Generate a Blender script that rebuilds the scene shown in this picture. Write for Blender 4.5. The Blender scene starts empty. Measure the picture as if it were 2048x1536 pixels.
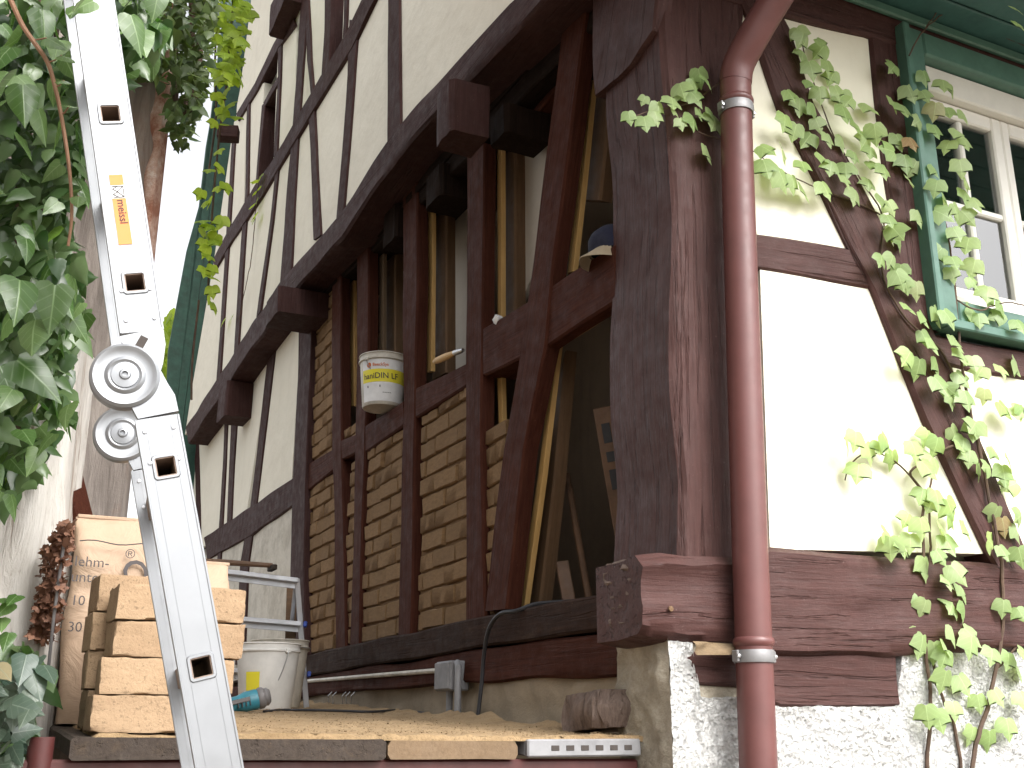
import bpy, bmesh, math, random
from mathutils import Vector, Matrix, noise
random.seed(7)
V = Vector
rad = math.radians
scene = bpy.context.scene

# ------------------------------------------------------------------ camera, sky, sun, exposure
PITCH = rad(17.4); FPX = 2190.0; EYE = 1.6
cam_d = bpy.data.cameras.new('camera'); cam = bpy.data.objects.new('camera', cam_d)
scene.collection.objects.link(cam); scene.camera = cam
cam.location = (0, 0, EYE); cam.rotation_euler = (rad(90) + PITCH, 0, 0)
cam_d.sensor_width = 36.0; cam_d.lens = 36.0 * FPX / 2048.0
cam_d.clip_start = 0.05; cam_d.clip_end = 3000

SUN_DIR = V((0.62, -0.62, 0.92)).normalized()          # towards the sun: behind the camera, to the right
SUN_EL = math.asin(SUN_DIR.z)
world = bpy.data.worlds.new('World'); scene.world = world; world.use_nodes = True
wn = world.node_tree.nodes; wl = world.node_tree.links
bg = wn['Background']
sky = wn.new('ShaderNodeTexSky'); sky.sky_type = 'NISHITA'; sky.sun_disc = False
sky.sun_elevation = SUN_EL; sky.sun_rotation = math.atan2(SUN_DIR.x, SUN_DIR.y)
sky.air_density = 1.0; sky.dust_density = 6.0; sky.ozone_density = 1.0
hs = wn.new('ShaderNodeHueSaturation'); hs.inputs['Saturation'].default_value = 0.14
wl.new(sky.outputs['Color'], hs.inputs['Color']); wl.new(hs.outputs['Color'], bg.inputs['Color'])
bg.inputs['Strength'].default_value = 0.15
sun_d = bpy.data.lights.new('sun', 'SUN'); sun_o = bpy.data.objects.new('sun', sun_d)
scene.collection.objects.link(sun_o)
sun_d.energy = 0.5; sun_d.angle = rad(45); sun_d.color = (1.0, 0.95, 0.86)
sun_o.rotation_euler = SUN_DIR.to_track_quat('Z', 'Y').to_euler()
sun_o.location = SUN_DIR * 30
scene.view_settings.view_transform = 'Standard'; scene.view_settings.look = 'None'
scene.view_settings.gamma = 1.0; scene.view_settings.exposure = 1.57
scene.view_settings.use_curve_mapping = False

# ------------------------------------------------------------------ frames of the place
SP, CP = math.sin(PITCH), math.cos(PITCH)
O = V((0, 0, EYE)); UP = V((0, 0, 1))
dL = V((-0.44, 0.898, 0)).normalized()                  # along the long side wall, away
dR = V((dL.y, -dL.x, 0))                                # along the front wall, to the right
nL = -dR; nR = -dL                                      # outward normals of the two walls
CORNER = V((0.469, 2.977, 0))
def ray(px, py):
    x = (px - 1024) / FPX; y = (768 - py) / FPX
    return V((x, CP - y * SP, SP + y * CP))
def D(px, py, t): return O + ray(px, py) * t            # point seen at a pixel, t metres deep
def Lq(px, py, off=0.0):                                # plan of the side wall: (s, z)
    r = ray(px, py); P0 = CORNER + nL * off
    P = O + r * ((P0 - O).dot(nL) / r.dot(nL)); return ((P - P0).dot(dL), P.z)
def Rq(px, py, off=0.0):                                # plan of the front wall: (u, z)
    r = ray(px, py); P0 = CORNER + nR * off
    P = O + r * ((P0 - O).dot(nR) / r.dot(nR)); return ((P - P0).dot(dR), P.z)
def LP(s, z, off=0.0): return CORNER + dL * s + nL * off + UP * z
def RP(u, z, off=0.0): return CORNER + dR * u + nR * off + UP * z
def frame(o, x, y=None, z=None):
    x = x.normalized()
    if z is None: z = x.cross(y).normalized(); y = z.cross(x)
    elif y is None: y = z.cross(x).normalized(); z = x.cross(y)
    m = Matrix.Identity(4)
    for i, a in enumerate((x, y, z)):
        for r in range(3): m[r][i] = a[r]
    m.translation = o
    return m
FL = frame(CORNER, dL, nL)     # local x = s, y = off, z = -up (because dL x nL = -up)
FL = Matrix.Identity(4)
def mat4(o, x, y, z):
    m = Matrix.Identity(4)
    for i, a in enumerate((x, y, z)):
        for r in range(3): m[r][i] = a[r]
    m.translation = o
    return m
FR = mat4(CORNER, dR, -nR, UP)    # right-handed: x = u, y = into the house, z = up
FS = mat4(CORNER, -dL, -nL, UP)   # side wall: x = -s (towards camera), y = into the house, z = up

# ------------------------------------------------------------------ object helpers
COL = scene.collection
WM = {}
def link(o, parent, world_m):
    COL.objects.link(o); WM[o.name] = world_m
    if parent is not None:
        o.parent = parent; o.matrix_basis = WM[parent.name].inverted() @ world_m
    else:
        o.matrix_basis = world_m
def tag(o, label=None, cat=None, group=None, kind=None):
    if label: o['label'] = label
    if cat: o['category'] = cat
    if group: o['group'] = group
    if kind: o['kind'] = kind
    return o
def empty(name, loc, label, cat, group=None):
    o = bpy.data.objects.new(name, None); o.empty_display_size = 0.1
    link(o, None, Matrix.Translation(loc)); return tag(o, label, cat, group)
def place(name, me, parent, wm):
    o = bpy.data.objects.new(name, me); link(o, parent, wm); return o

class MB:
    def __init__(s): s.v = []; s.f = []; s.m = []
    def add(s, vs, fs, mi=0):
        b = len(s.v); s.v += [V(p) for p in vs]
        for f in fs: s.f.append([b + i for i in f]); s.m.append(mi)
        return s
    def box(s, lo, hi, bev=0.0, M=None, mi=0):
        lo = V(lo); hi = V(hi); c = (lo + hi) / 2; h = (hi - lo) / 2
        b = min(bev, min(h) * 0.9)
        if b <= 0:
            vs = [c + V((x * h.x, y * h.y, z * h.z)) for x in (-1, 1) for y in (-1, 1) for z in (-1, 1)]
            fs = [(0, 1, 3, 2), (4, 6, 7, 5), (0, 4, 5, 1), (2, 3, 7, 6), (0, 2, 6, 4), (1, 5, 7, 3)]
        else:
            bm = bmesh.new(); bmesh.ops.create_cube(bm, size=2)
            for vv in bm.verts: vv.co = c + V((vv.co.x * h.x, vv.co.y * h.y, vv.co.z * h.z))
            bmesh.ops.bevel(bm, geom=bm.edges[:], offset=b, segments=1, affect='EDGES')
            bm.verts.index_update()
            vs = [vv.co.copy() for vv in bm.verts]; fs = [[l.index for l in f.verts] for f in bm.faces]; bm.free()
        if M is not None: vs = [M @ p for p in vs]
        return s.add(vs, fs, mi)
    def prism(s, poly, z0, z1, M=None, mi=0):
        n = len(poly)
        vs = [V((p[0], p[1], z0)) for p in poly] + [V((p[0], p[1], z1)) for p in poly]
        fs = [list(range(n))[::-1], list(range(n, 2 * n))] + [(i, (i + 1) % n, n + (i + 1) % n, n + i) for i in range(n)]
        if M is not None: vs = [M @ p for p in vs]
        return s.add(vs, fs, mi)
    def tube(s, pts, r, n=8, cap=True, mi=0):
        pts = [V(p) for p in pts]; rs = r if isinstance(r, (list, tuple)) else [r] * len(pts)
        t0 = (pts[1] - pts[0]).normalized()
        a = t0.orthogonal().normalized(); vs = []
        for i, p in enumerate(pts):
            t = (pts[min(i + 1, len(pts) - 1)] - pts[max(i - 1, 0)]).normalized()
            a = (a - t * a.dot(t)).normalized(); b = t.cross(a)
            for k in range(n):
                th = 2 * math.pi * k / n; vs.append(p + (a * math.cos(th) + b * math.sin(th)) * rs[i])
        fs = []
        for i in range(len(pts) - 1):
            for k in range(n):
                fs.append((i * n + k, i * n + (k + 1) % n, (i + 1) * n + (k + 1) % n, (i + 1) * n + k))
        if cap: fs.append(list(range(n))[::-1]); fs.append(list(range((len(pts) - 1) * n, len(pts) * n)))
        return s.add(vs, fs, mi)
    def lathe(s, prof, n=24, M=None, mi=0, closed=False):
        vs = []; fs = []; m = len(prof)
        for k in range(n):
            th = 2 * math.pi * k / n
            for (r, z) in prof: vs.append(V((r * math.cos(th), r * math.sin(th), z)))
        for k in range(n):
            k2 = (k + 1) % n
            for i in range(m - 1):
                fs.append((k * m + i, k2 * m + i, k2 * m + i + 1, k * m + i + 1))
        if M is not None: vs = [M @ p for p in vs]
        return s.add(vs, fs, mi)
    def jitter(s, amp, fr, seed=0.0):
        for p in s.v:
            q = p * fr + V((seed, seed * 1.7, seed * 0.6))
            p += noise.noise_vector(q) * amp
        return s
    def mesh(s, name, mats, smooth=True, ang=35):
        me = bpy.data.meshes.new(name); me.from_pydata([tuple(p) for p in s.v], [], s.f)
        for m in (mats if isinstance(mats, (list, tuple)) else [mats]): me.materials.append(m)
        if any(s.m): me.polygons.foreach_set('material_index', s.m)
        bm = bmesh.new(); bm.from_mesh(me); bmesh.ops.recalc_face_normals(bm, faces=bm.faces[:]); bm.to_mesh(me); bm.free()
        if smooth:
            me.polygons.foreach_set('use_smooth', [True] * len(me.polygons)); me.set_sharp_from_angle(angle=rad(ang))
        me.update(); return me
    def build(s, name, mats, parent=None, wm=None, smooth=True, ang=35, center=True):
        # vertices are in the frame wm (default world); the origin is moved to their centre
        wm = wm if wm is not None else Matrix.Identity(4)
        if center:
            c = sum(s.v, V((0, 0, 0))) / len(s.v)
            for p in s.v: p -= c
            wm = wm @ Matrix.Translation(c)
        return place(name, s.mesh(name, mats, smooth, ang), parent, wm)

# ------------------------------------------------------------------ materials
class NT:
    def __init__(s, name):
        s.mat = bpy.data.materials.new(name); s.mat.use_nodes = True
        s.n = s.mat.node_tree.nodes; s.l = s.mat.node_tree.links
        s.b = s.n['Principled BSDF']; s.out = s.n['Material Output']
        s.co = s.n.new('ShaderNodeTexCoord').outputs['Object']; s.oi = None
    def set(s, **k):
        for a, v in k.items(): s.b.inputs[a.replace('_', ' ')].default_value = v
        return s
    def rnd(s):
        if s.oi is None: s.oi = s.n.new('ShaderNodeObjectInfo')
        return s.oi.outputs['Random']
    def mapped(s, scale, shift=True):
        m = s.n.new('ShaderNodeMapping'); s.l.new(s.co, m.inputs['Vector'])
        m.inputs['Scale'].default_value = scale
        if shift:
            x = s.n.new('ShaderNodeMath'); x.operation = 'MULTIPLY'; x.inputs[1].default_value = 37.0
            s.l.new(s.rnd(), x.inputs[0]); c = s.n.new('ShaderNodeCombineXYZ')
            for i in range(3): s.l.new(x.outputs[0], c.inputs[i])
            s.l.new(c.outputs[0], m.inputs['Location'])
        return m.outputs['Vector']
    def noise(s, scale, detail=4, rough=0.6, vec=None, dist=0.0):
        t = s.n.new('ShaderNodeTexNoise'); t.inputs['Scale'].default_value = scale
        t.inputs['Detail'].default_value = detail; t.inputs['Roughness'].default_value = rough
        t.inputs['Distortion'].default_value = dist
        s.l.new(vec if vec is not None else s.mapped((1, 1, 1)), t.inputs['Vector']); return t.outputs['Fac']
    def voro(s, scale, vec=None, feat='F1'):
        t = s.n.new('ShaderNodeTexVoronoi'); t.inputs['Scale'].default_value = scale; t.feature = feat
        s.l.new(vec if vec is not None else s.mapped((1, 1, 1)), t.inputs['Vector']); return t.outputs['Distance']
    def ramp(s, fac, stops):
        r = s.n.new('ShaderNodeValToRGB'); e = r.color_ramp.elements
        while len(e) < len(stops): e.new(0.5)
        for i, (p, c) in enumerate(stops):
            e[i].position = p; e[i].color = (*c, 1) if isinstance(c, tuple) else (c, c, c, 1)
        s.l.new(fac, r.inputs['Fac']); return r.outputs['Color']
    def mix(s, fac, a, b, blend='MIX'):
        m = s.n.new('ShaderNodeMix'); m.data_type = 'RGBA'; m.blend_type = blend
        for sock, v in ((m.inputs[0], fac), (m.inputs[6], a), (m.inputs[7], b)):
            if isinstance(v, bpy.types.NodeSocket): s.l.new(v, sock)
            elif isinstance(v, tuple): sock.default_value = (*v, 1)
            else: sock.default_value = v
        return m.outputs[2]
    def math(s, op, a, b=0.0):
        m = s.n.new('ShaderNodeMath'); m.operation = op
        for i, v in enumerate((a, b)):
            if isinstance(v, bpy.types.NodeSocket): s.l.new(v, m.inputs[i])
            else: m.inputs[i].default_value = v
        return m.outputs[0]
    def color(s, sock): s.l.new(sock, s.b.inputs['Base Color']); return s
    def rough(s, sock): s.l.new(sock, s.b.inputs['Roughness']); return s
    def bump(s, h, strength, dist=0.01):
        b = s.n.new('ShaderNodeBump'); b.inputs['Strength'].default_value = strength; b.inputs['Distance'].default_value = dist
        s.l.new(h, b.inputs['Height'])
        if s.b.inputs['Normal'].links: s.l.new(s.b.inputs['Normal'].links[0].from_socket, b.inputs['Normal'])
        s.l.new(b.outputs[0], s.b.inputs['Normal']); return s

def wood_mat(name, c1, c2, worn, rough=0.55, crack=0.7, fine=0.5, worn_amt=0.5, spec=0.3):
    m = NT(name)
    g = m.noise(1.0, 8, 0.72, m.mapped((5, 90, 90)), 0.15)
    big = m.noise(5.0, 4, 0.65)
    col = m.ramp(g, [(0.3, c1), (0.7, c2)])
    w = m.ramp(m.noise(1.0, 7, 0.8, m.mapped((7, 22, 22))), [(0.55, 0.0), (0.80, worn_amt)])
    col = m.mix(w, col, worn)
    col = m.mix(m.math('MULTIPLY', big, 0.5), col, tuple(x * 0.5 for x in c1))
    sp = m.ramp(m.noise(120, 2, 0.6), [(0.70, 0.0), (0.76, 0.5)])
    col = m.mix(sp, col, worn)
    m.color(col)
    ck = m.ramp(m.noise(1.0, 4, 0.55, m.mapped((1.6, 48, 48)), 0.12), [(0.36, 0.0), (0.415, 1.0)])
    m.bump(ck, crack, 0.005).bump(g, fine, 0.004).bump(m.noise(45, 6, 0.75), 0.45, 0.004)
    m.rough(m.ramp(m.noise(18, 3), [(0.3, rough - 0.12), (0.7, rough + 0.12)]))
    m.b.inputs['Specular IOR Level'].default_value = spec
    return m.mat
def plaster_mat(name, c, dirt, bump=0.35, dirt_amt=0.35, scale=1.0):
    m = NT(name)
    w = m.ramp(m.noise(2.6 * scale, 6, 0.7), [(0.45, 0.0), (0.75, dirt_amt)])
    st = m.ramp(m.noise(1.0, 5, 0.7, m.mapped((9, 9, 1.1))), [(0.55, 0.0), (0.8, dirt_amt * 0.7)])
    col = m.mix(st, m.mix(w, c, dirt), tuple(x * 0.8 for x in dirt))
    m.color(col).set(Roughness=0.9)
    m.bump(m.noise(5.0 * scale, 3, 0.5), 0.5, 0.03).bump(m.noise(90 * scale, 3, 0.6), bump, 0.004)
    return m.mat
M = {}
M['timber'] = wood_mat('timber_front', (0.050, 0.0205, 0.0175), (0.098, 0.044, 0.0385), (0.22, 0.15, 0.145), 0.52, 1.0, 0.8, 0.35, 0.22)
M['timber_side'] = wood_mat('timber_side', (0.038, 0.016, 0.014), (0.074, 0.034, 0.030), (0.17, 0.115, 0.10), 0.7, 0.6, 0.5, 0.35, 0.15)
M['timber_red'] = wood_mat('timber_reddish', (0.042, 0.0125, 0.0075), (0.090, 0.030, 0.018), (0.14, 0.065, 0.035), 0.7, 0.35, 0.35, 0.3, 0.08)
M['timber_raw'] = wood_mat('timber_raw_dark', (0.022, 0.012, 0.009), (0.055, 0.03, 0.021), (0.20, 0.125, 0.07), 0.75, 0.6, 0.5, 0.3, 0.1)
M['shade_dark'] = wood_mat('timber_shade_dark', (0.012, 0.008, 0.006), (0.03, 0.018, 0.013), (0.07, 0.045, 0.03), 0.8, 0.5, 0.5, 0.3, 0.05)  # shade under the jetty painted into a near-black timber colour
M['endgrain'] = wood_mat('weathered_end', (0.09, 0.06, 0.048), (0.26, 0.195, 0.16), (0.38, 0.31, 0.265), 0.8, 1.0, 1.0, 0.6)
M['pine'] = wood_mat('pine', (0.55, 0.33, 0.11), (0.68, 0.44, 0.18), (0.45, 0.24, 0.08), 0.6, 0.05, 0.2, 0.3)
M['oldboard'] = wood_mat('old_board', (0.13, 0.075, 0.04), (0.21, 0.125, 0.065), (0.09, 0.05, 0.028), 0.7, 0.2, 0.3, 0.4)
M['plank_dark'] = wood_mat('plank_dark', (0.035, 0.026, 0.021), (0.075, 0.057, 0.045), (0.15, 0.10, 0.055), 0.85, 0.5, 0.7, 0.5)
M['plank_pale'] = wood_mat('plank_pale', (0.15, 0.10, 0.058), (0.225, 0.155, 0.095), (0.27, 0.165, 0.075), 0.8, 0.1, 0.3, 0.5)
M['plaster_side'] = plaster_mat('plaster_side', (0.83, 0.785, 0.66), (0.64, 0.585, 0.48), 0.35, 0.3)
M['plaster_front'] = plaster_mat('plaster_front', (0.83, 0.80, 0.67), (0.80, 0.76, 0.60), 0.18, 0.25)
M['plaster_stain'] = plaster_mat('plaster_stained', (0.62, 0.58, 0.50), (0.25, 0.22, 0.17), 0.35, 0.75, 1.6)
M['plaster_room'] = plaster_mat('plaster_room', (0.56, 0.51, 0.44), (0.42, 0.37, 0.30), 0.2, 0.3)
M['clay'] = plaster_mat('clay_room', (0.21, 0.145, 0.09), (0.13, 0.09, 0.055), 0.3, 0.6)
M['sandwall'] = plaster_mat('sand_render', (0.34, 0.275, 0.195), (0.20, 0.165, 0.12), 0.5, 0.8, 1.5)
m = NT('roughcast'); n1 = m.voro(75, m.mapped((1, 1, 1))); n2 = m.noise(55, 5, 0.7)
m.color(m.mix(m.ramp(m.noise(3.0, 5, 0.7), [(0.5, 0.0), (0.8, 0.4)]), (0.80, 0.80, 0.78), (0.55, 0.53, 0.48))).set(Roughness=0.95)
m.bump(n1, 1.0, 0.02).bump(n2, 1.0, 0.025); M['roughcast'] = m.mat
m = NT('raw_pier'); m.color(m.ramp(m.noise(7, 6, 0.75), [(0.3, (0.20, 0.17, 0.12)), (0.55, (0.36, 0.32, 0.25)), (0.8, (0.52, 0.48, 0.40))])).set(Roughness=0.95)
m.bump(m.noise(50, 5, 0.7), 0.9, 0.01); M['pier_side'] = m.mat
def earth(name, c1, c2, b):
    m = NT(name)
    col = m.ramp(m.noise(6, 5, 0.7), [(0.3, c1), (0.7, c2)])
    k = m.math('MULTIPLY', m.rnd(), 0.5)
    col = m.mix(k, col, tuple(x * 0.72 for x in c1))
    sp = m.ramp(m.noise(140, 2, 0.6), [(0.30, 1.0), (0.42, 0.0)])
    col = m.mix(m.math('MULTIPLY', sp, 0.55), col, tuple(x * 0.45 for x in c1))
    m.color(col).set(Roughness=0.95)
    m.bump(m.noise(110, 4, 0.7), b, 0.004).bump(m.noise(22, 4, 0.6), 0.5, 0.008); return m.mat
M['brick_wall'] = earth('adobe_wall_brick', (0.215, 0.125, 0.056), (0.325, 0.20, 0.095), 0.8)
M['brick_new'] = earth('adobe_stack_brick', (0.275, 0.180, 0.105), (0.39, 0.275, 0.170), 0.55)
M['mortar'] = earth('adobe_mortar', (0.16, 0.085, 0.034), (0.24, 0.135, 0.055), 0.9)
M['sawdust'] = earth('sawdust', (0.25, 0.165, 0.083), (0.41, 0.295, 0.165), 1.0)
def simple(name, c, rough=0.5, metal=0.0, var=0.12, bump=0.0, bs=60, spec=None):
    m = NT(name)
    m.color(m.mix(m.ramp(m.noise(12, 4, 0.65), [(0.35, 0.0), (0.75, 1.0)]), c, tuple(x * (1 - var * 2) for x in c)))
    m.set(Roughness=rough, Metallic=metal)
    m.rough(m.ramp(m.noise(30, 3), [(0.3, max(rough - 0.08, 0.02)), (0.7, rough + 0.1)]))
    if bump: m.bump(m.noise(bs, 4, 0.6), bump, 0.003)
    return m.mat
M['pipe'] = simple('pipe_paint', (0.135, 0.050, 0.046), 0.42, 0, 0.10)
M['clamp'] = simple('clamp_zinc', (0.30, 0.295, 0.30), 0.5, 0.5, 0.2)
M['alu'] = simple('aluminium', (0.30, 0.31, 0.325), 0.42, 0.7, 0.03)
M['alu_dull'] = simple('aluminium_dull', (0.56, 0.57, 0.60), 0.42, 0.4, 0.1)
M['tubein'] = simple('tube_inside', (0.30, 0.22, 0.17), 0.6, 0.3, 0.2)
M['galv'] = simple('galvanised', (0.27, 0.27, 0.28), 0.6, 0.2, 0.2)
M['black'] = simple('black_rubber', (0.02, 0.02, 0.024), 0.55, 0, 0.1)
M['slot'] = simple('slot_dark', (0.05, 0.04, 0.035), 0.8)
M['redtube'] = simple('scaffold_red', (0.085, 0.022, 0.02), 0.5, 0, 0.2, 0.2)
M['whiteplastic'] = simple('white_plastic', (0.74, 0.73, 0.70), 0.42, 0, 0.1)
M['dirtyplastic'] = simple('dirty_plastic', (0.64, 0.60, 0.52), 0.5, 0, 0.22)
M['bail'] = simple('bail_wire', (0.45, 0.45, 0.45), 0.4, 0.8)
M['yellow'] = simple('yellow_label', (0.75, 0.66, 0.04), 0.5, 0, 0.03)
M['orange'] = simple('orange_sticker', (0.66, 0.22, 0.045), 0.5, 0, 0.04)
M['ink'] = simple('ink', (0.06, 0.05, 0.05), 0.6)
M['inkred'] = simple('ink_orange', (0.62, 0.16, 0.05), 0.6)
M['inkbrown'] = simple('ink_brown', (0.07, 0.018, 0.012), 0.6)
M['stickerwhite'] = simple('sticker_white', (0.8, 0.8, 0.8), 0.5)
M['blue'] = simple('blue_cap', (0.03, 0.08, 0.42), 0.45)
M['teal'] = simple('teal_tool', (0.03, 0.19, 0.25), 0.38, 0, 0.15)
M['greytool'] = simple('grey_tool', (0.16, 0.15, 0.15), 0.55, 0, 0.2)
M['green'] = simple('green_paint', (0.085, 0.185, 0.142), 0.45, 0, 0.12, 0.15)
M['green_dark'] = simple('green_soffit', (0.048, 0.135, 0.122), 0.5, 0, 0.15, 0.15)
M['green_far'] = simple('green_boards_far', (0.025, 0.085, 0.060), 0.6, 0, 0.25, 0.3)
M['winwhite'] = simple('window_white', (0.78, 0.76, 0.70), 0.4, 0, 0.05)
M['navy'] = simple('cap_navy', (0.012, 0.014, 0.035), 0.9, 0, 0.2, 0.5, 300)
M['beige'] = simple('cap_beige', (0.36, 0.29, 0.20), 0.9, 0, 0.1, 0.4, 300)
M['handlewood'] = simple('handle_wood', (0.62, 0.40, 0.18), 0.45, 0, 0.1)
M['stick'] = simple('stick_wood', (0.15, 0.08, 0.042), 0.6, 0, 0.25)
M['steel'] = simple('steel', (0.6, 0.6, 0.6), 0.3, 0.9)
M['rag'] = simple('sacking', (0.22, 0.155, 0.09), 0.95, 0, 0.3, 0.8, 200)
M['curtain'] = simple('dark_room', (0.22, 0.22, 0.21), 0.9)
m = NT('paper_sack'); m.color(m.mix(m.ramp(m.noise(5, 5, 0.6), [(0.4, 0.0), (0.75, 1.0)]), (0.44, 0.315, 0.22), (0.36, 0.25, 0.17))).set(Roughness=0.75)
m.bump(m.noise(9, 4, 0.6, None, 1.5), 0.5, 0.02).bump(m.noise(300, 2), 0.1, 0.002); M['paper'] = m.mat
m = NT('glass'); m.n.remove(m.b)
fr = m.n.new('ShaderNodeFresnel'); fr.inputs['IOR'].default_value = 2.6
tr = m.n.new('ShaderNodeBsdfTransparent'); tr.inputs['Color'].default_value = (0.9, 0.93, 0.91, 1)
gl = m.n.new('ShaderNodeBsdfGlossy'); gl.inputs['Roughness'].default_value = 0.02
mx = m.n.new('ShaderNodeMixShader'); m.l.new(fr.outputs[0], mx.inputs[0]); m.l.new(tr.outputs[0], mx.inputs[1]); m.l.new(gl.outputs[0], mx.inputs[2])
m.l.new(mx.outputs[0], m.out.inputs['Surface']); M['glass'] = m.mat
def leaf_mat(name, c1, c2, tl, island=False, gloss=0.35, red=None, tamt=0.42):
    m = NT(name)
    if island: r = m.n.new('ShaderNodeNewGeometry').outputs['Random Per Island']
    else: r = m.rnd()
    st = [(0.0, c1), (0.85, c2), (1.0, c2)]
    if red: st = [(0.0, c1), (0.9, c2), (0.965, c2), (1.0, red)]
    col = m.ramp(r, st)
    col = m.mix(m.math('MULTIPLY', m.noise(40, 3), 0.5), col, tuple(x * 0.7 for x in c1))
    if not island:
        sx = m.n.new('ShaderNodeSeparateXYZ'); m.l.new(m.co, sx.inputs[0])
        ax = m.math('ABSOLUTE', sx.outputs[0]); rib = m.ramp(ax, [(0.0, 0.55), (0.025, 0.0)])
        sv = m.math('SINE', m.math('MULTIPLY', m.math('ADD', sx.outputs[1], m.math('MULTIPLY', ax, 0.75)), 26.0))
        side = m.ramp(sv, [(0.88, 0.0), (0.99, 0.16)])
        vein = m.math('MAXIMUM', rib, side)
        col = m.mix(vein, col, tuple(min(1, x * 1.5 + 0.05) for x in c2))
        m.bump(vein, 0.25, 0.002)
    m.color(col).set(Roughness=gloss)
    t = m.n.new('ShaderNodeBsdfTranslucent'); m.l.new(m.mix(0.6, col, tl), t.inputs['Color'])
    x = m.n.new('ShaderNodeMixShader'); x.inputs[0].default_value = tamt
    m.l.new(m.b.outputs[0], x.inputs[1]); m.l.new(t.outputs[0], x.inputs[2]); m.l.new(x.outputs[0], m.out.inputs['Surface'])
    return m.mat
M['vine'] = leaf_mat('vine_leaf', (0.28, 0.42, 0.15), (0.45, 0.57, 0.27), (0.65, 0.8, 0.25), False, 0.4, (0.42, 0.16, 0.10))
M['vine_far'] = leaf_mat('vine_leaf_backlit', (0.22, 0.36, 0.035), (0.38, 0.50, 0.06), (0.6, 0.75, 0.06), False, 0.5, None, 0.6)
M['ivy'] = leaf_mat('ivy_leaf', (0.030, 0.078, 0.016), (0.165, 0.250, 0.095), (0.18, 0.42, 0.03), False, 0.27, (0.26, 0.46, 0.05), 0.3)
M['ivy_stuff'] = leaf_mat('ivy_leaf_mass', (0.022, 0.055, 0.016), (0.12, 0.18, 0.075), (0.12, 0.35, 0.03), True, 0.3, None, 0.25)
M['ivy_dark'] = leaf_mat('ivy_far_mass', (0.035, 0.07, 0.02), (0.10, 0.14, 0.04), (0.15, 0.25, 0.03), True, 0.5, None, 0.35)
M['ivy_low'] = leaf_mat('ivy_grey_leaf', (0.035, 0.07, 0.05), (0.11, 0.14, 0.10), (0.12, 0.2, 0.06), False, 0.35, (0.34, 0.27, 0.15), 0.2)
M['dryleaf'] = leaf_mat('dry_leaf', (0.09, 0.035, 0.02), (0.26, 0.13, 0.08), (0.3, 0.15, 0.06), True, 0.7, None, 0.2)
M['stem'] = simple('vine_stem', (0.12, 0.075, 0.05), 0.85, 0, 0.3, 0.5)
M['stem_brown'] = simple('ivy_stem', (0.28, 0.15, 0.085), 0.7, 0, 0.2, 0.4)
m = NT('weathered_wall'); g = m.noise(1.0, 6, 0.7, m.mapped((22, 22, 1.6)), 0.5)
col = m.ramp(g, [(0.25, (0.085, 0.07, 0.06)), (0.5, (0.20, 0.17, 0.15)), (0.75, (0.36, 0.32, 0.285))])
col = m.mix(m.ramp(m.noise(3, 5, 0.7), [(0.55, 0.0), (0.72, 0.55)]), col, (0.23, 0.13, 0.09))
m.color(col).set(Roughness=0.9); m.bump(g, 0.6, 0.015).bump(m.noise(30, 5, 0.7), 0.4, 0.006); M['greywall'] = m.mat
m = NT('peeling_whitewash'); g = m.noise(1.0, 6, 0.7, m.mapped((26, 26, 2.2)), 0.8)
col = m.ramp(g, [(0.34, (0.24, 0.19, 0.15)), (0.45, (0.48, 0.455, 0.42)), (0.8, (0.62, 0.60, 0.57))])
m.color(col).set(Roughness=0.9); m.bump(g, 0.8, 0.02); M['whitewash'] = m.mat
m = NT('rusty_plaster'); col = m.ramp(m.noise(8, 6, 0.75), [(0.42, (0.24, 0.10, 0.06)), (0.55, (0.42, 0.28, 0.22)), (0.7, (0.60, 0.54, 0.49))])
m.color(col).set(Roughness=0.9); m.bump(m.noise(20, 5, 0.7), 0.7, 0.01); M['rusty'] = m.mat
m = NT('ground_soil'); m.color(m.ramp(m.noise(0.8, 8, 0.7), [(0.3, (0.09, 0.07, 0.05)), (0.7, (0.20, 0.17, 0.13))])).set(Roughness=0.95)
m.bump(m.noise(12, 6, 0.7), 0.6, 0.03); M['ground'] = m.mat

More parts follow.
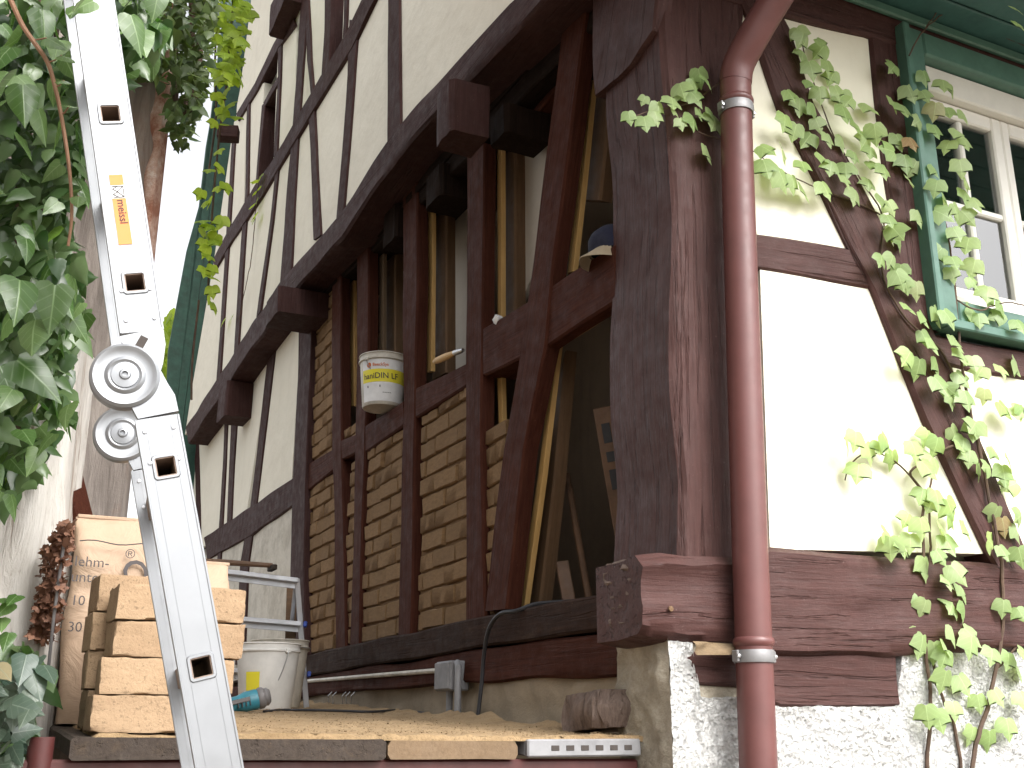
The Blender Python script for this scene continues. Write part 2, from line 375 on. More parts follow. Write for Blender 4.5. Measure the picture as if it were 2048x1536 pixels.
# ------------------------------------------------------------------ timber builder
def resample(pairs, step):
    out = []
    for (a0, b0), (a1, b1) in zip(pairs[:-1], pairs[1:]):
        a0 = V(a0); b0 = V(b0); a1 = V(a1); b1 = V(b1)
        n = max(1, int(round(((a0 + b0) / 2 - (a1 + b1) / 2).length / step)))
        for i in range(n): out.append((a0.lerp(a1, i / n), b0.lerp(b1, i / n)))
    out.append((V(pairs[-1][0]), V(pairs[-1][1]))); return out
SEED = [0.0]
def beam(name, pairs3, nrm, depth, mt, parent, ch=0.008, amp=0.004, step=0.06, fr=7.0, ncol=4, mats=None):
    """pairs3: two long edges of the visible face as 3-D point pairs; the timber runs back by depth."""
    SEED[0] += 3.17
    rings = resample(pairs3, step)
    vs = []; k = None
    for (a, b) in rings:
        w = (b - a).length; e = (b - a).normalized(); c = min(ch, w * 0.3)
        prof = [(0, depth), (0, depth * 0.5), (0, c)] + [(c + (w - 2 * c) * i / ncol, 0) for i in range(ncol + 1)] + [(w, c), (w, depth * 0.5), (w, depth)]
        k = len(prof)
        for (x, y) in prof: vs.append(a + e * x - nrm * y)
    fs = []; R = len(rings)
    for i in range(R - 1):
        for j in range(k):
            j2 = (j + 1) % k; fs.append((i * k + j, i * k + j2, (i + 1) * k + j2, (i + 1) * k + j))
    fs.append(list(range(k))[::-1]); fs.append(list(range((R - 1) * k, R * k)))
    m0 = (rings[0][0] + rings[0][1]) / 2; m1 = (rings[-1][0] + rings[-1][1]) / 2
    X = (m1 - m0).normalized(); Y = (-nrm - X * (-nrm).dot(X)).normalized(); Z = X.cross(Y)
    W = mat4((m0 + m1) / 2, X, Y, Z); Wi = W.inverted()
    lv = [Wi @ p for p in vs]
    for p in lv:
        q = V((p.x * fr * 0.22, p.y * fr, p.z * fr)) + V((SEED[0], -SEED[0], SEED[0] * 0.5))
        w2 = noise.noise(V((p.x * 2.2 + SEED[0], 1.3, 0))) * amp * 1.5
        n1 = noise.noise_vector(q * 1.6)
        p += V((0, n1.y, n1.z)) * amp + V((0, 0, w2))
    mb = MB(); mb.add(lv, fs)
    return place(name, mb.mesh(name, mt, True, 40), parent, W)
def beamL(name, pairs, off, depth, mt, parent, px=True, **k):
    f = (lambda q: LP(*Lq(q[0], q[1], off), off)) if px else (lambda q: LP(q[0], q[1], off))
    return beam(name, [(f(a), f(b)) for a, b in pairs], nL, depth, mt, parent, **k)
def beamR(name, pairs, off, depth, mt, parent, px=True, **k):
    f = (lambda q: RP(*Rq(q[0], q[1], off), off)) if px else (lambda q: RP(q[0], q[1], off))
    return beam(name, [(f(a), f(b)) for a, b in pairs], nR, depth, mt, parent, **k)
def panelL(name, poly, off, depth, mt, parent, px=True):
    q = [Lq(x, y, off) if px else (x, y) for x, y in poly]
    mb = MB(); mb.prism([(-a, b) for a, b in q], 0, depth, Matrix.Rotation(rad(90), 4, 'X') @ Matrix.Scale(-1, 4, (0, 0, 1)))
    return mb.build(name, mt, parent, FS @ Matrix.Translation((0, -off, 0)), smooth=False)
def panelR(name, poly, off, depth, mt, parent, px=True):
    q = [Rq(x, y, off) if px else (x, y) for x, y in poly]
    mb = MB(); mb.prism(q, 0, depth, Matrix.Rotation(rad(90), 4, 'X') @ Matrix.Scale(-1, 4, (0, 0, 1)))
    return mb.build(name, mt, parent, FR @ Matrix.Translation((0, -off, 0)), smooth=False)

# ------------------------------------------------------------------ ground
g = MB(); N = 24
for i in range(N + 1):
    for j in range(N + 1):
        x = (i / N * 2 - 1); y = (j / N * 2 - 1)
        p = V((math.copysign(abs(x) ** 3, x) * 900, math.copysign(abs(y) ** 3, y) * 900, 0)); g.v.append(p)
for i in range(N):
    for j in range(N):
        g.f.append((i * (N + 1) + j, (i + 1) * (N + 1) + j, (i + 1) * (N + 1) + j + 1, i * (N + 1) + j + 1)); g.m.append(0)
tag(g.build('ground', M['ground'], center=False), 'bare trodden soil of the yard and alley', 'ground', kind='structure')

# ================================================================== THE HOUSE
H = empty('half_timbered_house', LP(0, 0, 0), 'half-timbered house with cream plaster, dark red-brown beams and an opened side wall', 'house')
TS, TF, TR = M['timber_side'], M['timber'], M['timber_red']

# ---- foundation
mb = MB(); du = 0.010
u0, u1, z0, z1 = -0.074, 1.9, 0.0, 1.84
def top_of(u):
    # stepped upper edge of the roughcast: full height at the pier, lower under the two beams
    if u < 0.0: return 1.835
    if u < 0.02: return 1.835 - (u / 0.02) * 0.16
    if u < 0.19: return 1.675
    if u < 0.70: return 1.655
    if u < 0.75: return 1.655 + (u - 0.70) / 0.05 * 0.17
    return 1.825
cols = []
u = u0
while u <= u1 + 1e-6:
    cols.append(u); u += (0.0035 if -0.005 < u < 0.03 else du) if u < 1.35 else 0.05
for u in cols:
    t = top_of(u) + noise.noise(V((u * 30, 3, 0))) * 0.008
    zs = [0.0, 0.5, 1.0, 1.3, 1.45] + [1.45 + (t - 1.45) * i / 38 for i in range(1, 39)]
    for z in zs:
        p = V((u, 0, z)); n = noise.noise(p * 60) * 0.006 + noise.noise(p * 140) * 0.003 + noise.noise(p * 9) * 0.012
        mb.v.append(V((u, -0.012 - n, z)))
    mb.v.append(V((u, 0.16, t + noise.noise(V((u * 40, 7, 1))) * 0.005)))
nz = 44
for i in range(len(cols) - 1):
    for j in range(nz - 1):
        mb.f.append((i * nz + j, (i + 1) * nz + j, (i + 1) * nz + j + 1, i * nz + j + 1)); mb.m.append(0)
mb.build('foundation_wall', M['roughcast'], H, FR, center=False, ang=80)
# raw left flank of the corner pier
mb = MB(); NS, NZ = 16, 60
for i in range(NS + 1):
    for j in range(NZ + 1):
        s = -0.018 + i / NS * 0.258; z = 0.9 + j / NZ * 0.93
        p = V((s, z, 0)); n = noise.noise(p * 28) * 0.012 + noise.noise(p * 9) * 0.02 + noise.noise(p * 80) * 0.004
        edge = min(1.0, i / 2.0)
        mb.v.append(LP(s + (0.02 * noise.noise(V((z * 20, 5, 0))) if i == NS else 0), z, 0.074 + n * edge + 0.004))
for i in range(NS):
    for j in range(NZ):
        a = i * (NZ + 1) + j; mb.f.append((a, a + NZ + 1, a + NZ + 2, a + 1)); mb.m.append(0)
mb.build('pier_flank', M['pier_side'], H, ang=80)
mb = MB(); mb.box((-0.24, -0.074, 0), (0.0, 0.15, 1.825), 0.0); mb.build('pier_core', M['pier_side'], H, FS @ Matrix.Translation((0, 0.012, 0)), smooth=False)
# side foundation of sandy render
mb = MB(); NS, NZ = 90, 14
for i in range(NS + 1):
    for j in range(NZ + 1):
        s = 0.15 + i / NS * 7.3; z = 1.45 + j / NZ * (0.37 - 0.03 * math.sin(s * 2))
        p = V((s * 3, z * 6, 2)); n = noise.noise(p * 2.2) * 0.03 + noise.noise(p * 6) * 0.008
        mb.v.append(LP(s, z, -0.035 + n))
for i in range(NS):
    for j in range(NZ):
        a = i * (NZ + 1) + j; mb.f.append((a, a + NZ + 1, a + NZ + 2, a + 1)); mb.m.append(0)
mb.build('side_foundation', M['sandwall'], H, ang=70)
mb = MB(); mb.box((-7.5, 0.08, 0), (-0.02, 0.5, 1.8), 0); mb.build('foundation_core', M['sandwall'], H, FS, smooth=False)

# ---- sills
beamR('front_sill', [((1284, 1116), (1286, 1269)), ((1330, 1110), (1334, 1276)), ((1380, 1113), (1385, 1282)), ((1430, 1108), (1440, 1284)), ((1500, 1112), (1500, 1288))],
      0.042, 0.235, TF, H, ch=0.024, amp=0.018, step=0.018, fr=13, ncol=9)
beamR('front_sill', [((1490, 1096), (1490, 1303)), ((1545, 1090), (1545, 1312)), ((1660, 1100), (1660, 1306)), ((1780, 1108), (1775, 1308)), ((2040, 1132), (2040, 1300)), ((2300, 1152), (2300, 1290))],
      0.033, 0.235, TF, H, ch=0.016, amp=0.011, step=0.025, fr=11, ncol=9)
e = MB()
for i in range(15):
    for j in range(15):
        a = i / 14; b = j / 14
        r = 0.010 * (1 - (2 * abs(a - 0.5)) ** 6) * (1 - (2 * abs(b - 0.5)) ** 6)
        p = V((a * 0.29, b, 0))
        n = noise.noise(p * 16) * 0.022 + noise.noise(p * 45) * 0.014
        e.v.append(V((a * 0.225 - 0.025, -0.012 - r - n * min(1, 4 * min(a, 1 - a)) , 1.835 + b * 0.198 - 0.012 * (2 * abs(a - 0.5)) ** 4 * (1 if b > .5 else -1))))
for i in range(14):
    for j in range(14):
        a = i * 15 + j; e.f.append((a, a + 15, a + 16, a + 1)); e.m.append(0)
e.build('sill_end_grain', M['endgrain'], H, mat4(RP(-0.140, 0, 0), dL, dR, UP), ang=70)
beamR('lower_sill_stub', [((1370, 1306), (1378, 1372)), ((1480, 1306), (1480, 1375)), ((1560, 1306), (1560, 1410)), ((1700, 1306), (1700, 1412)), ((1790, 1308), (1800, 1410))], 0.012, 0.2, TF, H, amp=0.008, step=0.04)
for (xa, xb) in ((1600, 1620), (1648, 1662)):
    pass
beamL('sole_plate', [((0.20, 1.985), (0.20, 1.875)), ((1.2, 1.99), (1.2, 1.88)), ((2.4, 1.985), (2.4, 1.872)), ((4.0, 1.985), (4.0, 1.87))], 0.012, 0.18, M['timber_raw'], H, px=False, amp=0.006)
beamL('side_sill', [((0.1, 1.868), (0.1, 1.742)), ((1.1, 1.872), (1.1, 1.752)), ((2.4, 1.866), (2.4, 1.76)), ((7.4, 1.866), (7.4, 1.77))], 0.0, 0.2, TR, H, px=False, amp=0.009)

# ---- corner post
def ring_box(name, pts, mt, parent, amp, fr, sub=34):
    pass
beamR('corner_post', [((1318, -60), (1500, -60)), ((1322, 60), (1490, 60)), ((1338, 250), (1482, 250)), ((1346, 420), (1500, 420)), ((1345, 600), (1508, 600)), ((1350, 800), (1518, 800)), ((1362, 960), (1530, 960)), ((1360, 1105), (1540, 1105)), ((1362, 1135), (1542, 1135))],
      0.01, 0.345, TF, H, ch=0.016, amp=0.0075, step=0.03, fr=10, ncol=10)
# bracket board nailed on the post's flank, top
beamL('post_bracket', [((1183, -60), (1318, -60)), ((1184, 60), (1306, 60)), ((1186, 150), (1262, 128)), ((1188, 192), (1238, 152))], 0.022, 0.06, TF, H, amp=0.006)

# ---- side wall, opened framing: posts
def postL(pairs, off=0.0, depth=0.058, mt=TR, name='post', **k):
    return beamL(name, pairs, off, depth, mt, H, **k)
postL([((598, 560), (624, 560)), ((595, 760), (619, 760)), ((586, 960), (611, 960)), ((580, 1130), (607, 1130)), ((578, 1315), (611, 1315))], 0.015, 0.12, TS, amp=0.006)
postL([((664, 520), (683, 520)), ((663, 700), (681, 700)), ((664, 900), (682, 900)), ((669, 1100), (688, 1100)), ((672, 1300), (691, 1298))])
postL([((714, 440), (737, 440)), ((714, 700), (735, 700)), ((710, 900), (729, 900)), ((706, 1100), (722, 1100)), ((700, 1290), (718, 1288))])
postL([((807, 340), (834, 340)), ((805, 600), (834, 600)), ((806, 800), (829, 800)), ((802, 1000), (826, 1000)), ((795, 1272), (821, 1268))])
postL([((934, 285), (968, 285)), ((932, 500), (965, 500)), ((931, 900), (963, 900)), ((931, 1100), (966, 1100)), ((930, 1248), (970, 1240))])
# long brace
beamL('brace', [((1140, -60), (1186, -60)), ((1130, 0), (1172, 0)), ((1098, 260), (1142, 260)), ((1065, 525), (1105, 525)), ((1040, 700), (1090, 690)), ((1005, 900), (1046, 900)), ((968, 1222), (1012, 1218))], 0.006, 0.060, TR, H, amp=0.004)
# rails between the posts
def railL(a, b, **k): return beamL('rail', [a, b], -0.003, 0.13, TR, H, amp=0.003, **k)
beamL('rail', [((1228, 488), (1230, 604)), ((1098, 575), (1085, 698))], -0.003, 0.055, TR, H, amp=0.003)
railL(((1062, 598), (1046, 715)), ((966, 656), (966, 752)))
railL(((932, 727), (932, 772)), ((832, 775), (832, 836)))
railL(((806, 800), (806, 850)), ((731, 850), (729, 906)))
railL(((711, 868), (711, 905)), ((681, 880), (682, 920)))
railL(((665, 898), (667, 940)), ((611, 930), (611, 985)))
# top plate hidden under the jetty
beamL('top_plate', [((-0.35, 4.12), (-0.35, 3.96)), ((0.9, 4.16), (0.9, 4.03)), ((1.5, 4.22), (1.5, 4.02)), ((4.3, 4.40), (4.3, 4.2)), ((7.4, 4.28), (7.4, 4.12))], -0.012, 0.14, M['shade_dark'], H, px=False, amp=0.01)
# fresh battens behind the posts
def batten(pairs, off=-0.078, depth=0.02, mt=M['pine']): return beamL('batten', pairs, off, depth, mt, H, amp=0.0015, ch=0.002, ncol=1)
batten([((697, 520), (706, 520)), ((700, 700), (709, 700)), ((702, 812), (708, 812))])
batten([((758, 455), (767, 455)), ((758, 706), (766, 706))], mt=M['plank_pale'])
batten([((856, 345), (865, 345)), ((854, 600), (864, 600)), ((854, 745), (863, 742))])
batten([((993, 295), (1003, 295)), ((995, 480), (1003, 480)), ((995, 640), (1003, 638))])
batten([((994, 755), (1003, 752)), ((998, 880), (1005, 878))])
batten([((1176, 165), (1186, 160)), ((1150, 400), (1162, 398)), ((1134, 548), (1147, 542))])
batten([((1104, 690), (1117, 684)), ((1088, 850), (1097, 850)), ((1074, 960), (1084, 960)), ((1037, 1215), (1049, 1213))])
batten([((1108, 678), (1116, 690)), ((1232, 604), (1232, 617))])
# timbers of the inner leaf
def inner(pairs): return beamL('inner_stud', pairs, -0.14, 0.05, M['oldboard'], H, amp=0.002, ncol=1)
inner([((770, 440), (790, 440)), ((768, 705), (789, 705))])
inner([((866, 330), (892, 330)), ((864, 760), (892, 745))])
inner([((1004, 290), (1029, 290)), ((1003, 640), (1030, 630))])
inner([((1160, 400), (1200, 400)), ((1190, 160), (1226, 160))][::-1])
inner([((1097, 860), (1130, 700)), ((1085, 970), (1108, 960)), ((1052, 1215), (1078, 1212))])
# roughly hewn lintel pieces high in the recess
beamL('lintel', [((1040, 235), (1046, 262)), ((1122, 130), (1110, 180))], -0.09, 0.08, M['timber_red'], H, amp=0.006)
beamL('lintel', [((1034, 222), (1030, 298)), ((1046, 226), (1052, 298))], -0.08, 0.06, M['oldboard'], H, amp=0.004, ncol=2)
beamL('lintel', [((990, 150), (1000, 205)), ((1118, 40), (1112, 120))], -0.05, 0.1, M['shade_dark'], H, amp=0.012)

# ---- adobe infill panels, every brick its own piece
def brick_meshes(mt, n=7):
    """front-faced irregular brick: unit size in x and z, 0.1 deep, crumbly outline"""
    out = []
    for k in range(n):
        nx, nz = 6, 3; vs = []; fs = []
        for i in range(nx + 1):
            for j in range(nz + 1):
                x = (-0.5, -0.475, -0.2, 0.0, 0.2, 0.475, 0.5)[i]; z = (-0.5, -0.42, 0.42, 0.5)[j]; q = V((x * 4 + k * 7.3, 0, z * 2.2))
                y = -0.05 - 0.012 * noise.noise(q * 1.7)
                if i in (0, nx): x -= math.copysign(0.012, x) * (1 + noise.noise(q * 3)); y += 0.012
                if j in (0, nz): z -= math.copysign(0.03, z) * (1.0 + 1.4 * noise.noise(q * 2.3)); y += 0.016
                vs.append(V((x + 0.012 * noise.noise(q * 2 + V((3, 0, 0))), y, z + 0.03 * noise.noise(V((x * 2, 5, k * 3))))))
        for i in range(nx):
            for j in range(nz):
                a = i * (nz + 1) + j; fs.append((a, a + nz + 1, a + nz + 2, a + 1))
        ring = [i * (nz + 1) for i in range(nx + 1)] + [nx * (nz + 1) + j for j in range(1, nz + 1)] + [i * (nz + 1) + nz for i in range(nx - 1, -1, -1)] + [j for j in range(nz - 1, 0, -1)]
        b0 = len(vs); vs += [V((vs[r].x, 0.05, vs[r].z)) for r in ring]
        for i in range(len(ring)):
            i2 = (i + 1) % len(ring); fs.append((ring[i], b0 + i, b0 + i2, ring[i2]))
        me = bpy.data.meshes.new('brick'); me.from_pydata([tuple(v) for v in vs], [], fs); me.materials.append(mt)
        bm = bmesh.new(); bm.from_mesh(me); bmesh.ops.recalc_face_normals(bm, faces=bm.faces[:]); bm.to_mesh(me); bm.free()
        me.polygons.foreach_set('use_smooth', [True] * len(me.polygons)); me.set_sharp_from_angle(angle=rad(14))
        out.append(me)
    return out
BM = brick_meshes(M['brick_wall'])
def brick_panel(s0, s1, zb, zt, rec=0.038, clip=None, start=0.0, BL=0.25, BH=0.083):
    """s0 near edge, s1 far edge, zb/zt functions of s."""
    poly = [(s0, zb(s0)), (s1, zb(s1)), (s1, zt(s1)), (s0, zt(s0))]
    if clip: poly = clip
    P = panelL('brick_panel', poly, -rec + 0.005, 0.05, M['mortar'], H, px=False)
    z = max(zb(s0), zb(s1)) + 0.004; row = 0
    zmax = max(zt(s0), zt(s1))
    while z < zmax - 0.02:
        s = s0 + (0.0 if row % 2 == 0 else -BL * 0.5) + start + random.uniform(-0.02, 0.02)
        s -= BL
        while s < s1:
            a = max(s, s0) + 0.004; b = min(s + BL, s1) - 0.006
            s += BL
            if b - a < 0.035: continue
            mid = (a + b) / 2
            lo = max(z, zb(mid)); hi = min(z + BH - 0.006, zt(mid))
            if hi - lo < 0.025: continue
            if clip:
                # keep inside a sloping right edge
                lim = clip_lim(clip, (lo + hi) / 2)
                a = max(a, lim + 0.004)
                if b - a < 0.03: continue
                mid = (a + b) / 2
            dz = random.uniform(-0.004, 0.004)
            ang = random.gauss(0, 0.018)
            wm = mat4(LP(mid, (lo + hi) / 2 + dz, -rec - random.uniform(0, 0.010)), -dL, -nL, UP) @ Matrix.Rotation(ang, 4, 'Y') @ Matrix.Rotation(random.gauss(0, 0.02), 4, 'Z')
            o = place('brick', random.choice(BM), P, wm @ Matrix.Diagonal((b - a, 0.5, hi - lo, 1)))
        z += BH; row += 1
    return P
def clip_lim(poly, z):
    (sa, za), (sb, zb_) = poly[0], poly[-1]
    return sa + (sb - sa) * (z - za) / (zb_ - za)
c = lambda v: (lambda s: v)
S = lambda px, py: Lq(px, py)[0]
brick_panel(S(931, 1000) + 0.0, S(832, 1000), c(1.99), c(2.952))
brick_panel(S(804, 1050), S(724, 1050), c(1.99), c(2.952), start=0.1)
brick_panel(S(709, 1050), S(688, 1050), c(1.99), c(2.952), start=0.05)
brick_panel(S(668, 1100), S(605, 1100), c(1.99), c(2.965), start=0.17)
brick_panel(S(712, 850) , S(680, 850), c(3.03), c(3.17), start=0.02)
brick_panel(S(666, 720), S(619, 720), c(3.05), c(4.25), start=0.12)
pt = [Lq(1000, 1190), Lq(968, 1190), Lq(966, 895), Lq(1006, 885)]
cl = [(pt[0][0] + 0.1, 1.99), (pt[1][0] + 0.05, 1.99), (pt[2][0] + 0.02, 2.72), (pt[3][0], 2.72)]
brick_panel(min(p[0] for p in cl), max(p[0] for p in cl), c(1.99), c(2.72), clip=cl)

# ---- plastered part of the lower side wall
for poly, mt in (([(552, 620), (605, 600), (582, 990), (490, 1050)], 'plaster_side'), ([(466, 780), (552, 640), (498, 1050), (455, 1075)], 'plaster_side'),
             ([(388, 860), (468, 770), (458, 1068), (394, 1100)], 'plaster_side'), ([(368, 880), (392, 855), (397, 1100), (380, 1110)], 'plaster_side'),
             ([(585, 985), (581, 1345), (470, 1360), (490, 1040)], 'plaster_stain'), ([(492, 1040), (474, 1360), (400, 1380), (412, 1085)], 'plaster_stain')):
    panelL('plaster_panel', poly, 0.0, 0.06, M[mt], H)
def studL(pairs, off=0.012, depth=0.05, mt=TS, name='stud', **k): return beamL(name, pairs, off, depth, mt, H, ch=0.005, amp=0.004, ncol=3, **k)
studL([((542, 650), (556, 645)), ((520, 850), (532, 850)), ((500, 1010), (512, 1010)), ((480, 1130), (496, 1130)), ((470, 1330), (488, 1330))])
studL([((449, 826), (455, 826)), ((445, 930), (451, 930)), ((434, 1120), (441, 1120)), ((432, 1300), (440, 1300))])
studL([((463, 832), (474, 832)), ((458, 930), (467, 930)), ((453, 1045), (462, 1040))])
studL([((387, 855), (395, 855)), ((392, 1010), (399, 1010)), ((394, 1100), (401, 1095))])
beamL('rail', [((588, 953), (584, 1012)), ((500, 1012), (500, 1072)), ((408, 1075), (414, 1120))], 0.016, 0.05, TS, H, amp=0.006)

# ---- jetty: beam, joist ends
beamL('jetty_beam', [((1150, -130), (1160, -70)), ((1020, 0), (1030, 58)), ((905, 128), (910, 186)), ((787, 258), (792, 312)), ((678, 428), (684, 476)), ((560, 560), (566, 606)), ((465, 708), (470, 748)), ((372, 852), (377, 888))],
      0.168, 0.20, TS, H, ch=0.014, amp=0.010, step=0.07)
panelL('jetty_soffit', [(-0.4, 4.10), (7.5, 4.2), (7.5, 4.24), (-0.4, 4.14)], 0.0, 0.3, M['shade_dark'], H, px=False)
def joist(s0, s1, zb, zt, off, mt=TS, dep=None):
    a = [(LP(s0, zt, off), LP(s1, zt, off)), (LP(s0, zb, off), LP(s1, zb, off))]
    return beam('joist_end', a, nL, dep or off + 0.14, mt, H, ch=0.016, amp=0.010, step=0.04, fr=10)
joist(0.99, 1.16, 3.80, 4.03, 0.30, TS, 0.16)
joist(1.0, 1.15, 3.86, 3.99, 0.06, M['shade_dark'])
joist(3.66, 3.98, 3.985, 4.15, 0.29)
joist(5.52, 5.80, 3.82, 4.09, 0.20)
joist(2.36, 2.56, 3.98, 4.17, 0.03, M['shade_dark'])
joist(1.75, 1.95, 3.94, 4.10, 0.03, M['shade_dark'])

# ---- upper side wall (overhanging)
UO = 0.15
for poly in ([(787, -60), (1100, -60), (1010, 52), (900, 165), (787, 285)], [(706, 40), (787, -60), (787, 285), (680, 440)], [(622, 215), (706, 40), (681, 440), (634, 485)],
             [(590, 255), (624, 210), (635, 480), (560, 575)], [(553, 335), (592, 250), (568, 570), (518, 640)], [(492, 400), (556, 330), (524, 630), (470, 715)],
             [(453, 470), (494, 395), (476, 705), (428, 780)], [(462, 285), (470, 280), (455, 470), (432, 775), (370, 870), (385, 770), (428, 520)],
             [(690, -60), (760, -60), (700, 80), (684, 100)], [(612, -60), (662, -60), (645, 165), (625, 205), (613, 200)],
             [(595, -60), (614, -60), (618, 212), (597, 240), (590, 255)], [(558, 60), (606, 20), (588, 268), (547, 320)],
             [(494, 190), (529, 165), (526, 210), (511, 390), (488, 405)], [(468, 245), (498, 190), (493, 405), (453, 475)],
             [(510, -60), (612, -60), (600, 60), (560, 80), (472, 245), (474, 210), (480, 180)]):
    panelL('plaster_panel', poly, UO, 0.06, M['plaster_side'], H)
beamL('upper_rail', [((748, -60), (778, -60)), ((722, 0), (748, 0)), ((693, 62), (702, 98)), ((600, 222), (600, 266)), ((568, 282), (560, 330)), ((509, 372), (522, 396)), ((456, 460), (463, 482)), ((425, 520), (430, 540))], UO + 0.02, 0.08, TS, H, amp=0.006)
beamL('upper_rail', [((582, 22), (590, 50)), ((546, 87), (556, 96)), ((509, 166), (514, 180)), ((472, 226), (476, 242))], UO + 0.018, 0.08, TS, H, amp=0.004)
def us(pairs, depth=0.05): return studL(pairs, UO + 0.014, depth)
us([((775, -60), (799, -60)), ((775, 0), (798, 0)), ((774, 285), (800, 262))])
us([((698, 40), (716, 40)), ((695, 150), (708, 150)), ((684, 300), (697, 300)), ((672, 440), (686, 425))])
us([((617, 230), (629, 220)), ((622, 350), (634, 345)), ((627, 480), (641, 470))])
us([((608, -10), (616, -10)), ((612, 60), (620, 60)), ((614, 120), (622, 120)), ((622, 195), (628, 190))])
us([((606, -60), (620, -60)), ((599, 40), (613, 40)), ((592, 160), (604, 160)), ((583, 280), (597, 262)), ((570, 420), (588, 415)), ((560, 570), (582, 548))])
us([((551, 335), (557, 330)), ((540, 440), (546, 440)), ((512, 635), (521, 622))])
us([((494, 200), (499, 196)), ((490, 390), (496, 385)), ((482, 480), (490, 480)), ((467, 712), (476, 700))])
us([((463, 285), (470, 280)), ((452, 480), (458, 480)), ((432, 765), (440, 755))])
# window openings of the upper wall: jambs
us([((650, -60), (663, -60)), ((648, 60), (660, 60)), ((641, 165), (657, 140))], 0.2)
us([((688, -60), (696, -60)), ((687, 40), (693, 40)), ((684, 90), (690, 80))], 0.2)
us([((523, 212), (530, 204)), ((516, 300), (521, 300)), ((508, 395), (514, 386))], 0.22)
us([((556, 70), (563, 60)), ((555, 155), (561, 150)), ((547, 315), (554, 305))], 0.22)
us([((526, 205), (530, 212)), ((556, 152), (559, 162))], 0.22)
panelL('window_board', [(520, 270), (556, 240), (550, 312), (510, 388)], UO - 0.10, 0.03, TS, H)
panelL('window_board', [(655, 60), (690, 40), (686, 90), (648, 155)], UO - 0.10, 0.03, TS, H)
joist(*sorted((Lq(575, 20, UO)[0], Lq(606, 20, UO)[0])), Lq(590, 42, UO)[1], Lq(590, -10, UO)[1], UO + 0.13)

# beam end sticking out of the far corner (in front of the green boards)
pA = D(437, 268, 8.0); pB = D(476, 268, 8.0)
mb = MB(); mb.box((-0.075, -0.05, -0.05), (0.075, 0.05, 0.05), 0.006); mb.build('purlin_end', TS, H, mat4((pA + pB) / 2, V((1, 0.1, 0)).normalized(), V((-0.1, 1, 0)).normalized(), UP))

# ---- shell, ceilings and the room behind the opened wall
PRm = M['plaster_room']
def shell(name, lo, hi, mt): 
    mb = MB(); mb.box(lo, hi, 0); return mb.build(name, mt, H, FS, smooth=False)
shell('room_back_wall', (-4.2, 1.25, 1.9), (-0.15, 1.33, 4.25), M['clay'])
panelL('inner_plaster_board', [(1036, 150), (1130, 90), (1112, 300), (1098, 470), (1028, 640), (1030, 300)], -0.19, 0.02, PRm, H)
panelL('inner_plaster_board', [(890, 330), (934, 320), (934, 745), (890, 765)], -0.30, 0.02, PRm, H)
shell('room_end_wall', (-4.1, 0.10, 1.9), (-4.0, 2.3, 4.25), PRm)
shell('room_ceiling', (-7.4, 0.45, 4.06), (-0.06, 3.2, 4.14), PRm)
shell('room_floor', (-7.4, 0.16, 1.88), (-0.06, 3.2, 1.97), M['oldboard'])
shell('rear_wall', (-7.4, 3.2, 0.0), (-0.02, 3.3, 8.9), M['plaster_side'])
shell('far_gable_wall', (-7.40, 0.02, 1.8), (-7.32, 3.2, 4.1), M['plaster_side'])
shell('upper_near_wall', (-0.10, 0.0, 4.16), (-0.02, 3.2, 8.9), M['plaster_side'])
shell('upper_far_wall', (-6.2, 0.0, 4.2), (-6.1, 3.2, 8.9), M['plaster_side'])
shell('attic_floor', (-6.2, 0.0, 8.9), (-0.02, 3.3, 9.0), M['oldboard'])
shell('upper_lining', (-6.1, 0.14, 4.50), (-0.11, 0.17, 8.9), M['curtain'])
# main roof
mb = MB(); mb.prism([(-0.5, 8.9), (1.65, 11.2), (3.8, 8.9)], -0.5, 7.0, Matrix(((0, 0, -1, 0), (1, 0, 0, 0), (0, 1, 0, 0), (0, 0, 0, 1))))
mb.build('main_roof', M['oldboard'], H, FS, smooth=False)

# ---- front wall
TFk = dict(amp=0.006)
for poly in ([(1450, -60), (1560, 10), (1700, 500), (1515, 478)], [(1520, 536), (1745, 572), (1985, 1108), (1540, 1098)], [(1550, 10), (1740, 55), (1795, 520), (1745, 545), (1690, 400)],
             [(1905, 735), (2100, 770), (2100, 1140), (2040, 1130), (1930, 870)]):
    panelR('plaster_panel', poly, 0.0, 0.08, M['plaster_front'], H)
beamR('top_plate_front', [((1420, -62), (1420, -10)), ((1560, -38), (1556, 25)), ((1735, 8), (1735, 68)), ((1900, 58), (1895, 128)), ((2200, 170), (2200, 240))], 0.02, 0.15, TF, H, **TFk)
beamR('brace', [((1475, -20), (1545, -15)), ((1508, 60), (1585, 60)), ((1560, 215), (1632, 205)), ((1636, 360), (1705, 330)), ((1706, 505), (1785, 480)), ((1748, 580), (1830, 560)), ((1850, 842), (1925, 790)), ((1978, 1110), (2050, 1085)), ((2020, 1180), (2090, 1150))], 0.02, 0.1, TF, H, ch=0.01, **TFk)
beamR('stud', [((1736, 50), (1792, 66)), ((1752, 200), (1812, 215)), ((1770, 330), (1830, 345)), ((1788, 450), (1858, 465)), ((1800, 560), (1872, 590)), ((1820, 640), (1890, 660))], 0.012, 0.1, TF, H, ch=0.01, **TFk)
beamR('rail', [((1500, 466), (1498, 535)), ((1610, 484), (1610, 553)), ((1725, 500), (1752, 578))], 0.010, 0.1, TF, H, **TFk)
beamR('rail', [((1870, 668), (1885, 722)), ((1960, 688), (1955, 745)), ((2140, 712), (2140, 770))], 0.010, 0.1, TF, H, **TFk)
